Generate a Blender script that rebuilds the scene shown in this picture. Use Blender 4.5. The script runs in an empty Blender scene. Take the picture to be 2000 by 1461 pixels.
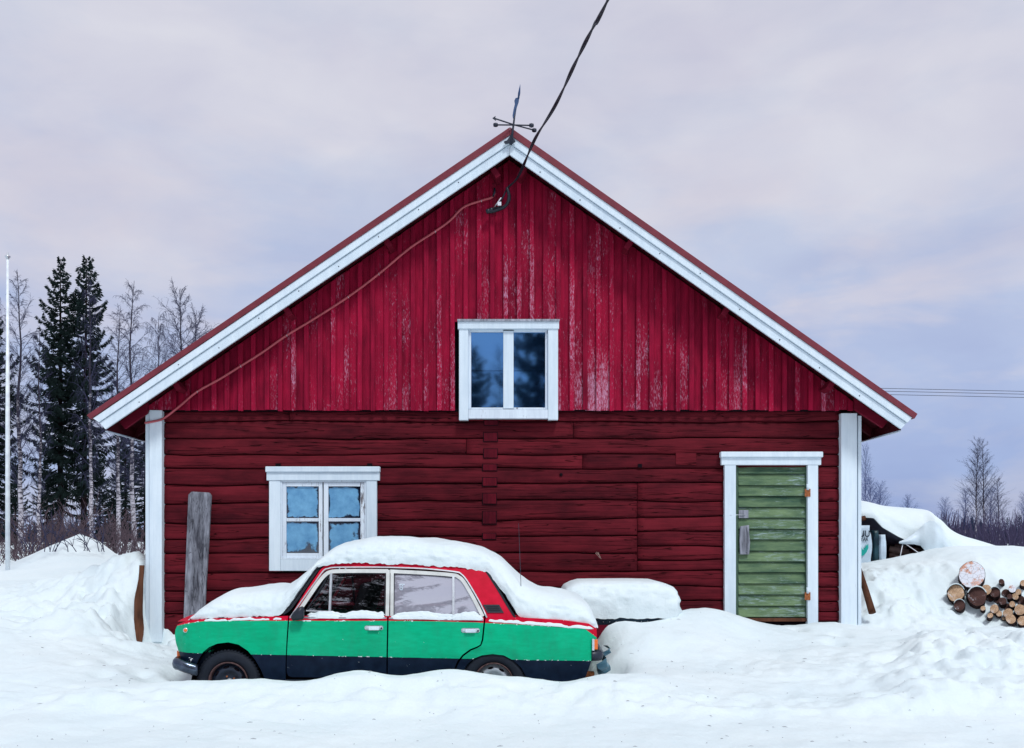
import bpy, bmesh, math, random
import numpy as np
from mathutils import Vector, Matrix
from mathutils.geometry import delaunay_2d_cdt
random.seed(7)
R = math.radians
S = bpy.context.scene
C = S.collection
# ------------------------------------------------------------------ camera
F, CX, HY, CZ = 1950.0, 1000.0, 1050.0, 1.68          # focal length and horizon of the 2000 px wide picture
cam = bpy.data.cameras.new('camera'); co = bpy.data.objects.new('camera', cam); C.objects.link(co)
cam.sensor_width = 36; cam.lens = 36 * F / 2000; cam.shift_y = (HY - 730.5) / 2000
cam.clip_start = 0.05; cam.clip_end = 3000
co.location = (0, 0, CZ); co.rotation_euler = (R(90), 0, 0); S.camera = co
# ------------------------------------------------------------------ node helpers
def nd(nt, typ, ins=None, **kw):
    n = nt.nodes.new(typ)
    for k, v in kw.items(): setattr(n, k, v)
    for k, v in (ins or {}).items():
        if isinstance(v, bpy.types.NodeSocket): nt.links.new(v, n.inputs[k])
        else: n.inputs[k].default_value = v
    return n
def ma(nt, op, a, b=0.0, c=0.0, clamp=False):
    n = nt.nodes.new('ShaderNodeMath'); n.operation = op; n.use_clamp = clamp
    for i, v in enumerate((a, b, c)):
        if isinstance(v, bpy.types.NodeSocket): nt.links.new(v, n.inputs[i])
        else: n.inputs[i].default_value = v
    return n.outputs[0]
def mix(nt, f, a, b):
    n = nt.nodes.new('ShaderNodeMix'); n.data_type = 'RGBA'
    for i, v in ((0, f), (6, a), (7, b)):
        if isinstance(v, bpy.types.NodeSocket): nt.links.new(v, n.inputs[i])
        else: n.inputs[i].default_value = v if i == 0 else (*v, 1)[:4]
    return n.outputs[2]
def ramp(nt, f, stops):
    n = nt.nodes.new('ShaderNodeValToRGB'); nt.links.new(f, n.inputs[0])
    e = n.color_ramp.elements
    while len(e) < len(stops): e.new(0.5)
    for q, (p, c) in zip(e, stops):
        q.position = p; q.color = (*c, 1) if isinstance(c, tuple) else (c, c, c, 1)
    return n.outputs[0]
def noise(nt, vec, scale, detail=3, rough=0.5, dist=0.0):
    return nd(nt, 'ShaderNodeTexNoise', {'Vector': vec, 'Scale': scale, 'Detail': detail, 'Roughness': rough, 'Distortion': dist}).outputs[0]
def scaled(nt, vec, s, off=None):
    ins = {'Vector': vec, 'Scale': s}
    if off is not None: ins['Location'] = off
    return nd(nt, 'ShaderNodeMapping', ins).outputs[0]
# ------------------------------------------------------------------ world
SUN_EL, SUN_AZ = 53, 24        # sun behind and right of the camera, behind thin cloud
w = bpy.data.worlds.new('World'); S.world = w; w.use_nodes = True
nt = w.node_tree; nt.nodes.clear()
sky = nd(nt, 'ShaderNodeTexSky', sky_type='NISHITA', sun_disc=False, sun_elevation=R(SUN_EL), sun_rotation=R(180 - SUN_AZ), altitude=100.0)
tc = nd(nt, 'ShaderNodeTexCoord').outputs['Generated']
sep = nd(nt, 'ShaderNodeSeparateXYZ', {0: tc})
zc = ma(nt, 'MAXIMUM', sep.outputs[2], 0.0)
den = ma(nt, 'ADD', zc, 0.42)
cv = nd(nt, 'ShaderNodeCombineXYZ', {0: ma(nt, 'DIVIDE', sep.outputs[0], den), 1: ma(nt, 'DIVIDE', sep.outputs[1], den), 2: ma(nt, 'MULTIPLY', zc, 1.2)}).outputs[0]
n1 = noise(nt, scaled(nt, cv, (1.5, 1.1, 2.2), (3.1, 1.7, 0)), 1.25, 7, 0.52, 0.6)
n2 = noise(nt, scaled(nt, cv, (0.8, 1.2, 1), (8.2, 4.4, 2)), 0.9, 4, 0.5, 0.3)
grad = ramp(nt, zc, [(0.0, (.33, .42, .71)), (0.06, (.37, .47, .75)), (0.16, (.45, .53, .76)), (0.30, (.54, .59, .75)), (0.48, (.62, .63, .73)), (1.0, (.66, .67, .74))])
lit = ramp(nt, zc, [(0.0, (.46, .50, .68)), (0.12, (.60, .61, .73)), (0.35, (.68, .67, .76)), (1.0, (.74, .73, .80))])
dark = ramp(nt, zc, [(0.0, (.27, .36, .65)), (0.2, (.43, .52, .75)), (0.5, (.54, .59, .73)), (1.0, (.56, .59, .70))])
n3 = noise(nt, scaled(nt, cv, (1.0, 1.3, 3.0), (5.3, .7, 1)), 3.4, 6, 0.55, 0.35)
f1 = ramp(nt, ma(nt, 'ADD', ma(nt, 'MULTIPLY', n1, 0.62), ma(nt, 'MULTIPLY', n3, 0.38)), [(0.445, 0.0), (0.58, 1.0)])
f2 = ramp(nt, n2, [(0.45, 0.0), (0.60, 1.0)])
cl = mix(nt, ma(nt, 'MULTIPLY', f2, 0.75), grad, dark)
cl = mix(nt, ma(nt, 'MULTIPLY', f1, 0.80), cl, lit)
n4 = noise(nt, scaled(nt, tc, (1.0, 1.0, 3.2), (2.3, 0, 5.1)), 4.2, 5, 0.55, 0.4)
lowb = ma(nt, 'MULTIPLY', ramp(nt, zc, [(0.05, 0.0), (0.14, 1.0), (0.30, 0.6), (0.45, 0.0)]), ramp(nt, n4, [(0.50, 0.0), (0.66, 1.0)]))
cl = mix(nt, ma(nt, 'MULTIPLY', lowb, 0.62), cl, (.76, .70, .74))
mot = noise(nt, scaled(nt, tc, (1.0, 1.0, 2.0), (7.7, 2.1, .3)), 6.5, 5, 0.5, 0.3)
mk = ma(nt, 'ADD', 0.80, ma(nt, 'MULTIPLY', mot, 0.40))
cl = nd(nt, 'ShaderNodeVectorMath', {0: cl, 1: nd(nt, 'ShaderNodeCombineXYZ', {0: mk, 1: mk, 2: ma(nt, 'ADD', ma(nt, 'MULTIPLY', mk, .55), .45)}).outputs[0]}, operation='MULTIPLY').outputs[0]
cl10 = nd(nt, 'ShaderNodeVectorMath', {0: cl, 1: (10, 10, 10)}, operation='MULTIPLY').outputs[0]
full = mix(nt, 0.93, sky.outputs[0], cl10)
bg = nd(nt, 'ShaderNodeBackground', {'Color': full, 'Strength': 0.098})
nt.links.new(bg.outputs[0], nd(nt, 'ShaderNodeOutputWorld').inputs[0])
# ------------------------------------------------------------------ sun, view
sl = bpy.data.lights.new('sun', 'SUN'); sl.energy = 1.95; sl.angle = R(11); sl.color = (.93, .99, 1.0)
so = bpy.data.objects.new('sun', sl); C.objects.link(so)
d = Vector((math.sin(R(SUN_AZ)) * math.cos(R(SUN_EL)), -math.cos(R(SUN_AZ)) * math.cos(R(SUN_EL)), math.sin(R(SUN_EL))))
so.rotation_euler = d.to_track_quat('Z', 'Y').to_euler(); so.location = (2, -8, 12)
S.view_settings.view_transform = 'Standard'; S.view_settings.look = 'None'
S.view_settings.exposure = 0.08; S.view_settings.gamma = 1
try: S.view_settings.use_curve_mapping = False
except Exception: pass
S.cycles.max_bounces = 6; S.cycles.transparent_max_bounces = 12
# ------------------------------------------------------------------ materials
def mat(name, rough=0.6, spec=0.3, metal=0.0):
    m = bpy.data.materials.new(name); m.use_nodes = True
    nt = m.node_tree; b = nt.nodes['Principled BSDF']
    b.inputs['Roughness'].default_value = rough; b.inputs['Specular IOR Level'].default_value = spec; b.inputs['Metallic'].default_value = metal
    return m, nt, b
def flat(name, col, rough=0.6, spec=0.3, metal=0.0, var=0.15, scale=8.0, bump=0.0):
    m, nt, b = mat(name, rough, spec, metal)
    oc = nd(nt, 'ShaderNodeTexCoord').outputs['Object']
    n = noise(nt, oc, scale, 4)
    f = ramp(nt, n, [(0.3, 0.0), (0.7, 1.0)])
    nt.links.new(mix(nt, f, tuple(c * (1 - var) for c in col), tuple(min(1, c * (1 + var)) for c in col)), b.inputs['Base Color'])
    if bump:
        nt.links.new(nd(nt, 'ShaderNodeBump', {'Height': noise(nt, oc, scale * 5, 4), 'Strength': bump, 'Distance': 0.01}).outputs[0], b.inputs['Normal'])
    return m
def wood(name, lo, hi, axis='X', worn=None, wear=(0.62, 0.75), rough=0.75, bump=0.35, wearz=None, stretch=0.06, fine=34.0, cracks=0.0, knot=.7, tone=.16, wfine=46.0, wst=.16):
    """painted or bare timber: grain stretched along axis, worn spots, a random tone per piece"""
    m, nt, b = mat(name, rough, 0.06)
    tcn = nd(nt, 'ShaderNodeTexCoord'); oc = tcn.outputs['Object']
    rnd = nd(nt, 'ShaderNodeObjectInfo').outputs['Random']
    off = nd(nt, 'ShaderNodeCombineXYZ', {0: ma(nt, 'MULTIPLY', rnd, 37.0), 1: ma(nt, 'MULTIPLY', rnd, 91.0), 2: ma(nt, 'MULTIPLY', rnd, 53.0)}).outputs[0]
    pos = nd(nt, 'ShaderNodeVectorMath', {0: oc, 1: off}, operation='ADD').outputs[0]
    sc = [1, 1, 1]; sc['XYZ'.index(axis)] = stretch
    g = scaled(nt, pos, tuple(sc))
    gr = noise(nt, g, fine, 6, 0.65, 0.3)
    big = noise(nt, scaled(nt, pos, tuple(0.35 if s != 1 else 1 for s in sc)), 5.5, 4, 0.6)
    f = ma(nt, 'ADD', ma(nt, 'MULTIPLY', gr, 0.45), ma(nt, 'MULTIPLY', big, 0.65))
    f = ma(nt, 'ADD', f, ma(nt, 'MULTIPLY', ma(nt, 'SUBTRACT', rnd, 0.5), tone))
    col = ramp(nt, f, [(0.36, lo), (0.72, hi)])
    if worn:
        wn = noise(nt, scaled(nt, pos, tuple(wst if s != 1 else 1 for s in sc)), wfine, 7, 0.76, 0.4)
        area = noise(nt, pos, 1.1, 3, 0.5)
        a = ma(nt, 'ADD', wn, ma(nt, 'MULTIPLY', ma(nt, 'SUBTRACT', area, 0.5), 0.55))
        a = ma(nt, 'ADD', a, ma(nt, 'MULTIPLY', ma(nt, 'SUBTRACT', rnd, 0.5), 0.13))
        if wearz:
            sx = nd(nt, 'ShaderNodeSeparateXYZ', {0: oc})
            hz = nd(nt, 'ShaderNodeMapRange', {0: sx.outputs[2], 1: wearz[0], 2: wearz[1], 3: 0.05, 4: -0.09}).outputs[0]
            a = ma(nt, 'ADD', a, hz)
            hx = nd(nt, 'ShaderNodeMapRange', {0: ma(nt, 'ABSOLUTE', ma(nt, 'SUBTRACT', sx.outputs[0], wearz[2])), 1: 0.5, 2: 3.6, 3: 0.03, 4: -0.09}).outputs[0]
            a = ma(nt, 'ADD', a, hx)
        wf = ramp(nt, a, [(wear[0], 0.0), (wear[1], 1.0)])
        col = mix(nt, wf, col, worn)
    if cracks:
        cn = noise(nt, scaled(nt, pos, tuple(0.035 if s != 1 else 1 for s in sc)), 15.0, 3, 0.5, 0.5)
        cf = ramp(nt, ma(nt, 'ABSOLUTE', ma(nt, 'SUBTRACT', cn, 0.52)), [(0.0, 1.0), (0.010, 0.0)])
        col = mix(nt, ma(nt, 'MULTIPLY', cf, cracks), col, tuple(c * 0.15 for c in lo))
        vz = nd(nt, 'ShaderNodeTexVoronoi', {'Vector': scaled(nt, pos, tuple(0.45 if s != 1 else 1 for s in sc)), 'Scale': 3.3})
        kf = ramp(nt, vz.outputs['Distance'], [(0.03, 1.0), (0.075, 0.0)])
        col = mix(nt, ma(nt, 'MULTIPLY', kf, knot), col, tuple(c * 0.4 for c in lo))
        gr = ma(nt, 'SUBTRACT', gr, ma(nt, 'MULTIPLY', cf, 0.9))
    nt.links.new(col, b.inputs['Base Color'])
    nt.links.new(nd(nt, 'ShaderNodeBump', {'Height': gr, 'Strength': bump, 'Distance': 0.006}).outputs[0], b.inputs['Normal'])
    return m
M = {}
M['log'] = wood('red_log_paint', (.046, .0050, .0090), (.155, .0130, .0215), 'X', (.30, .12, .14), (0.78, 0.90), bump=1.2, cracks=1.0, fine=30, stretch=.05, knot=.35)
M['log_end'] = wood('red_log_end', (.04, .004, .009), (.14, .008, .018), 'Z', bump=0.8)
M['siding'] = wood('red_board_paint', (.135, .0045, .019), (.38, .0090, .043), 'Z', (.62, .34, .49), (0.59, 0.81), bump=1.2, wearz=(3.3, 5.6, 0.6), stretch=0.05, fine=40, tone=.16, wfine=75, wst=.26)
M['redtrim'] = wood('dark_red_trim', (.12, .006, .018), (.19, .010, .028), 'X')
M['white'] = wood('white_paint', (.60, .69, .77), (.75, .83, .89), 'Z', (.36, .36, .38), (0.76, 0.86), bump=0.25)
M['whiteold'] = wood('peeling_white_paint', (.60, .66, .74), (.78, .85, .92), 'Z', (.16, .14, .15), (0.60, 0.67), bump=0.5)
M['grey'] = wood('weathered_grey_wood', (.060, .060, .075), (.46, .47, .54), 'Z', (.02, .018, .02), (0.72, 0.78), bump=0.9, fine=28, cracks=0.6)
M['bark_brown'] = wood('brown_bark', (.022, .011, .009), (.15, .062, .036), 'Z', bump=1.0, fine=22)
M['green'] = wood('green_door_paint', (.032, .074, .052), (.18, .26, .135), 'X', (.36, .46, .50), (0.55, 0.78), bump=0.9, stretch=0.12, fine=26)
M['greend'] = flat('green_door_frame', (.05, .10, .06))
M['metalred'] = flat('red_roof_metal', (.17, .022, .035), 0.45, 0.4)
M['dark'] = flat('dark_gap', (.008, .005, .008), 0.9, 0.05)
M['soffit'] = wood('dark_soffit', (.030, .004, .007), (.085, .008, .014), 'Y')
M['eave'] = flat('grey_eave_metal', (.50, .56, .66), 0.5)
M['iron'] = flat('dark_iron', (.012, .018, .035), 0.5, 0.4)
M['vane'] = flat('blue_vane_plate', (.03, .07, .17), 0.5, 0.4)
M['cable'] = flat('black_cable', (.010, .012, .020), 0.45, 0.4)
M['conduit'] = flat('red_conduit', (.46, .085, .105), 0.4, 0.4)
M['steel'] = flat('bright_steel', (.60, .62, .66), 0.3, 0.5, 0.6)
M['rust'] = flat('rust', (.32, .11, .045), 0.8, 0.1, var=0.4, scale=40)
M['ropewhite'] = flat('white_rope', (.75, .75, .8))
M['polewhite'] = flat('white_pole', (.80, .85, .92), 0.35, 0.4)
M['tarp'] = flat('pale_tarp', (.66, .75, .81), 0.4, 0.3, var=0.08, scale=5, bump=0.3)
M['purple'] = flat('shelter_inside_shade', (.075, .08, .12), 0.9, 0.05)  # dark tone stands in for the shade under the tarp
M['fire'] = wood('split_firewood', (.20, .13, .12), (.52, .36, .30), 'X')
# snow
def snow_mat():
    m, nt, b = mat('snow', 0.65, 0.25)
    oc = nd(nt, 'ShaderNodeTexCoord').outputs['Object']
    n = noise(nt, oc, 1.3, 5, 0.55)
    nt.links.new(ramp(nt, n, [(0.3, (.69, .775, .805)), (0.7, (.755, .82, .835))]), b.inputs['Base Color'])
    a = noise(nt, oc, 26.0, 5, 0.7); c2 = noise(nt, oc, 5.0, 4, 0.55)
    h = ma(nt, 'ADD', ma(nt, 'MULTIPLY', a, 0.45), c2)
    nt.links.new(nd(nt, 'ShaderNodeBump', {'Height': h, 'Strength': 0.5, 'Distance': 0.03}).outputs[0], b.inputs['Normal'])
    b.inputs['Subsurface Weight'].default_value = 0.0
    return m
M['snow'] = snow_mat()
# car paint: a red top, green sides and a dark blue lower band, hand painted, with chips
def car_paint():
    m, nt, b = mat('three_colour_car_paint', 0.38, 0.14)
    oc = nd(nt, 'ShaderNodeTexCoord').outputs['Object']
    sx = nd(nt, 'ShaderNodeSeparateXYZ', {0: oc}); x, z = sx.outputs[0], sx.outputs[2]
    wob = ma(nt, 'MULTIPLY', ma(nt, 'SUBTRACT', noise(nt, oc, 9.0, 3), 0.5), 0.006)
    xr = ma(nt, 'MAXIMUM', x, 0.0)
    xf = ma(nt, 'MAXIMUM', ma(nt, 'SUBTRACT', -1.62, x), 0.0)
    xe = ma(nt, 'MAXIMUM', ma(nt, 'SUBTRACT', x, 1.90), 0.0)
    zr = ma(nt, 'SUBTRACT', 0.886, ma(nt, 'MULTIPLY', ma(nt, 'MULTIPLY', xr, xr), 0.0215))
    zr = ma(nt, 'SUBTRACT', zr, ma(nt, 'MULTIPLY', ma(nt, 'MULTIPLY', xf, xf), 0.34))
    zr = ma(nt, 'SUBTRACT', zr, ma(nt, 'MULTIPLY', xe, 0.7))
    zr = ma(nt, 'ADD', zr, wob)
    zg = ma(nt, 'ADD', ma(nt, 'SUBTRACT', 0.542, ma(nt, 'MULTIPLY', x, 0.0205)), wob)
    dr = ma(nt, 'SUBTRACT', z, zr); dg = ma(nt, 'SUBTRACT', z, zg)
    isr = ma(nt, 'GREATER_THAN', dr, 0.0); isg = ma(nt, 'GREATER_THAN', dg, 0.0)
    br = ma(nt, 'ADD', ma(nt, 'MULTIPLY', noise(nt, scaled(nt, oc, (0.25, 1, 1)), 30.0, 5, .65), .6), ma(nt, 'MULTIPLY', noise(nt, scaled(nt, oc, (0.5, 1, 1)), 3.0, 4), .4))
    green = ramp(nt, br, [(0.3, (.0, .33, .15)), (0.7, (.0, .49, .25))])
    navy = ramp(nt, noise(nt, oc, 12.0, 4), [(0.3, (.001, .006, .020)), (0.7, (.005, .014, .036))])
    red = ramp(nt, noise(nt, oc, 10.0, 4), [(0.3, (.50, .002, .022)), (0.7, (.64, .005, .035))])
    grime = ma(nt, 'MULTIPLY', ramp(nt, noise(nt, scaled(nt, oc, (1.0, 1, .35)), 11.0, 6, 0.7), [(0.48, 0.0), (0.75, 1.0)]), .35)
    green = mix(nt, grime, green, (.02, .22, .13))
    faded = ma(nt, 'MULTIPLY', ramp(nt, noise(nt, oc, 2.2, 3), [(0.5, 0.0), (0.75, 1.0)]), .22)
    green = mix(nt, faded, green, (.03, .50, .27))
    col = mix(nt, isr, mix(nt, isg, navy, green), red)
    ch = noise(nt, scaled(nt, oc, (0.6, 1, 1)), 42.0, 4, 0.6)
    near = ma(nt, 'LESS_THAN', ma(nt, 'ABSOLUTE', dr), 0.006)
    near2 = ma(nt, 'LESS_THAN', ma(nt, 'ABSOLUTE', dg), 0.004)
    c1 = ma(nt, 'MULTIPLY', ma(nt, 'MAXIMUM', near, near2), ma(nt, 'GREATER_THAN', ch, 0.60))
    low = ma(nt, 'MULTIPLY', ma(nt, 'LESS_THAN', dg, 0.0), ma(nt, 'GREATER_THAN', noise(nt, scaled(nt, oc, (0.5, 1, 1)), 23.0, 5, 0.65), 0.69))
    gl = ma(nt, 'GREATER_THAN', noise(nt, oc, 33.0, 3, 0.6), 0.755)
    col = mix(nt, ma(nt, 'MAXIMUM', ma(nt, 'MAXIMUM', c1, low), gl), col, (.72, .76, .80))
    nt.links.new(col, b.inputs['Base Color'])
    nt.links.new(nd(nt, 'ShaderNodeBump', {'Height': br, 'Strength': 0.08, 'Distance': 0.004}).outputs[0], b.inputs['Normal'])
    return m
M['paint'] = car_paint()
M['bumper'] = flat('dark_chrome', (.09, .11, .15), 0.22, 0.5, 0.9, var=0.3, scale=20)
M['chrome'] = flat('dull_chrome', (.72, .76, .80), 0.28, 0.5, 0.85, var=0.1, scale=30)
M['cream'] = flat('cream_frame_paint', (.60, .60, .58), 0.45, 0.35)
M['rubber'] = flat('black_rubber', (.010, .013, .020), 0.6, 0.25)
M['tyre'] = flat('tyre_rubber', (.012, .016, .026), 0.7, 0.25, scale=30, bump=0.3)
M['rimdark'] = flat('dark_wheel_steel', (.010, .017, .034), 0.4, 0.5)
M['rimrust'] = flat('rusty_rim_edge', (.085, .045, .045), 0.7, 0.3, var=0.5, scale=40)
M['silver'] = flat('silver_wheel', (.46, .50, .54), 0.35, 0.5, 0.5)
M['orange'] = flat('orange_lens', (.80, .16, .02), 0.25, 0.5)
M['redlens'] = flat('red_lens', (.45, .02, .02), 0.25, 0.5)
M['plastic'] = flat('black_plastic', (.012, .016, .026), 0.4, 0.4)
M['seat'] = flat('car_seat', (.05, .035, .035), 0.8, 0.1)
M['trailer'] = flat('dark_blue_trailer', (.010, .030, .055), 0.5, 0.3)
M['sheet'] = flat('teal_plastic_sheet', (.08, .20, .27), 0.3, 0.4, bump=0.4)
M['sack'] = flat('white_sack', (.55, .66, .76), 0.4, 0.3, var=0.2, scale=6)
M['sackdark'] = flat('sack_in_shade_tone', (.012, .045, .06), 0.4, 0.3, var=0.4)  # darkened copy of the sack colour, painted for shade
M['ink'] = flat('sack_print', (.010, .020, .040), 0.6)
M['teal'] = flat('sack_green_print', (.01, .40, .34), 0.6)
def glass_mat(name, tint, refl=0.25, frost=0.0, frostcol=(.6, .6, .7)):
    m = bpy.data.materials.new(name); m.use_nodes = True; nt = m.node_tree; nt.nodes.clear()
    fr = nd(nt, 'ShaderNodeFresnel', {'IOR': 1.5}).outputs[0]
    f = ma(nt, 'ADD', ma(nt, 'MULTIPLY', fr, 1.2), refl, clamp=True)
    tr = nd(nt, 'ShaderNodeBsdfTransparent', {'Color': (*tint, 1)})
    gl = nd(nt, 'ShaderNodeBsdfGlossy', {'Color': (.9, .95, 1, 1), 'Roughness': 0.02})
    base = tr.outputs[0]
    if frost:
        df = nd(nt, 'ShaderNodeBsdfDiffuse', {'Color': (*frostcol, 1)})
        base = nd(nt, 'ShaderNodeMixShader', {0: frost, 1: base, 2: df.outputs[0]}).outputs[0]
    mx = nd(nt, 'ShaderNodeMixShader', {0: f, 1: base, 2: gl.outputs[0]})
    nt.links.new(mx.outputs[0], nd(nt, 'ShaderNodeOutputMaterial').inputs[0])
    return m
M['glass'] = glass_mat('clear_car_glass', (.55, .62, .70), 0.22)
M['glassfrost'] = glass_mat('rimed_car_glass', (.75, .8, .9), 0.34, 0.50, (.72, .69, .82))
def pane_mat(name, frosted):
    m, nt, b = mat(name, 0.04, 1.0)
    oc = nd(nt, 'ShaderNodeTexCoord').outputs['Object']
    b.inputs['IOR'].default_value = 3.6 if not frosted else 1.6
    if not frosted: b.inputs['Specular Tint'].default_value = (.20, .50, .95, 1)
    if not frosted:
        n = noise(nt, scaled(nt, oc, (1, 1, .7)), 7.0, 5, 0.6, 0.5)
        nt.links.new(ramp(nt, n, [(0.30, (.002, .007, .024)), (0.75, (.002, .009, .028))]), b.inputs['Base Color'])
        nt.links.new(nd(nt, 'ShaderNodeBump', {'Height': noise(nt, oc, 2.0, 1), 'Strength': 0.012, 'Distance': 0.02}).outputs[0], b.inputs['Normal'])
    else:
        rnd = nd(nt, 'ShaderNodeObjectInfo').outputs['Random']
        off = nd(nt, 'ShaderNodeCombineXYZ', {0: ma(nt, 'MULTIPLY', rnd, 20), 2: ma(nt, 'MULTIPLY', rnd, 9)}).outputs[0]
        pos = nd(nt, 'ShaderNodeVectorMath', {0: oc, 1: off}, operation='ADD').outputs[0]
        n = noise(nt, pos, 2.6, 6, 0.62, 0.5)
        g = nd(nt, 'ShaderNodeTexCoord').outputs['Generated']
        gx = nd(nt, 'ShaderNodeSeparateXYZ', {0: g})
        ex = ma(nt, 'ABSOLUTE', ma(nt, 'SUBTRACT', gx.outputs[0], 0.5)); ez = ma(nt, 'ABSOLUTE', ma(nt, 'SUBTRACT', gx.outputs[2], 0.5))
        edge = ma(nt, 'MULTIPLY', ma(nt, 'POWER', ma(nt, 'MULTIPLY', ma(nt, 'MAXIMUM', ex, ez), 2.0), 7.0), 0.24)
        a = ma(nt, 'SUBTRACT', n, edge)
        fm = ramp(nt, a, [(0.345, 0.0), (0.40, 1.0)])
        fr = ramp(nt, noise(nt, pos, 7.0, 6, 0.7), [(0.3, (.028, .20, .42)), (0.7, (.15, .42, .66))])
        nt.links.new(mix(nt, fm, (.003, .010, .03), fr), b.inputs['Base Color'])
        nt.links.new(ma(nt, 'ADD', ma(nt, 'MULTIPLY', fm, 0.45), 0.06), b.inputs['Roughness'])
    return m
M['pane'] = pane_mat('dark_window_glass', False)
M['frostpane'] = pane_mat('frosted_window_glass', True)
def cut_mat(name, a, c, snowy=0.0):
    m, nt, b = mat(name, 0.7, 0.15)
    oc = nd(nt, 'ShaderNodeTexCoord').outputs['Object']
    n = noise(nt, oc, 14.0, 5, 0.6)
    g = nd(nt, 'ShaderNodeTexWave', {'Vector': oc, 'Scale': 22.0, 'Distortion': 1.5}, wave_type='RINGS', rings_direction='Y').outputs[1]
    col = ramp(nt, ma(nt, 'ADD', ma(nt, 'MULTIPLY', n, 0.7), ma(nt, 'MULTIPLY', g, 0.25)), [(0.3, a), (0.7, c)])
    if snowy: col = mix(nt, ramp(nt, noise(nt, oc, 9.0, 5, 0.7), [(0.62 - snowy, 0.0), (0.72 - snowy, 1.0)]), col, (.78, .78, .84))
    vr = nd(nt, 'ShaderNodeTexVoronoi', {'Vector': scaled(nt, oc, (1, .2, 1)), 'Scale': 16.0}, feature='DISTANCE_TO_EDGE').outputs['Distance']
    col = mix(nt, ramp(nt, vr, [(0.0, .65), (0.035, 0.0)]), col, (.06, .03, .02))
    nt.links.new(col, b.inputs['Base Color'])
    nt.links.new(nd(nt, 'ShaderNodeBump', {'Height': n, 'Strength': 0.5, 'Distance': 0.01}).outputs[0], b.inputs['Normal'])
    return m
M['cut'] = cut_mat('pale_cut_wood', (.36, .20, .11), (.68, .47, .31), .03)
M['cutsnow'] = cut_mat('snowy_cut_wood', (.62, .28, .18), (.72, .40, .30), 0.22)
M['cutdark'] = cut_mat('dark_cut_wood', (.035, .016, .016), (.12, .055, .045), 0.02)  # on the filler logs this tone stands for shade in the gaps
M['logbark'] = flat('dark_log_bark', (.030, .016, .016), 0.9, 0.1, var=0.5, scale=20, bump=0.8)
def birch_bark():
    m, nt, b = mat('birch_bark', 0.7, 0.15)
    oc = nd(nt, 'ShaderNodeTexCoord').outputs['Object']
    n = noise(nt, scaled(nt, oc, (1, 1, 3.5)), 3.0, 5, 0.7)
    sz = nd(nt, 'ShaderNodeSeparateXYZ', {0: oc}).outputs[2]
    up = nd(nt, 'ShaderNodeMapRange', {0: sz, 1: 2.5, 2: 9.0, 3: 0.0, 4: 0.22}).outputs[0]
    nt.links.new(ramp(nt, ma(nt, 'SUBTRACT', n, up), [(0.40, (.035, .03, .045)), (0.52, (.50, .47, .52))]), b.inputs['Base Color'])
    return m
M['birch'] = birch_bark()
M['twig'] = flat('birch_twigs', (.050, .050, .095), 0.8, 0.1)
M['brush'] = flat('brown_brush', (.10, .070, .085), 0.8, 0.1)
M['farbrush'] = flat('far_brush_haze_tint', (.065, .055, .105), 0.9, 0.05)  # bluish tint of distant haze put into the brush colour
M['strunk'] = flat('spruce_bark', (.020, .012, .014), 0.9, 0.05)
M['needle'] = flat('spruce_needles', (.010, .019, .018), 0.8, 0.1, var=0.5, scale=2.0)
M['fartwig'] = flat('far_twigs_haze_blue', (.020, .040, .16), 0.9, 0.05)  # blue of the hazy distance painted into the twigs
M['farneedle'] = flat('far_needles_haze_tint', (.010, .024, .045), 0.9, 0.05, var=0.4, scale=1.0)  # bluer than the near needles, in place of haze
M["debris"] = flat("bark_debris", (.24, .24, .27), 0.9, 0.05)
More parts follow.
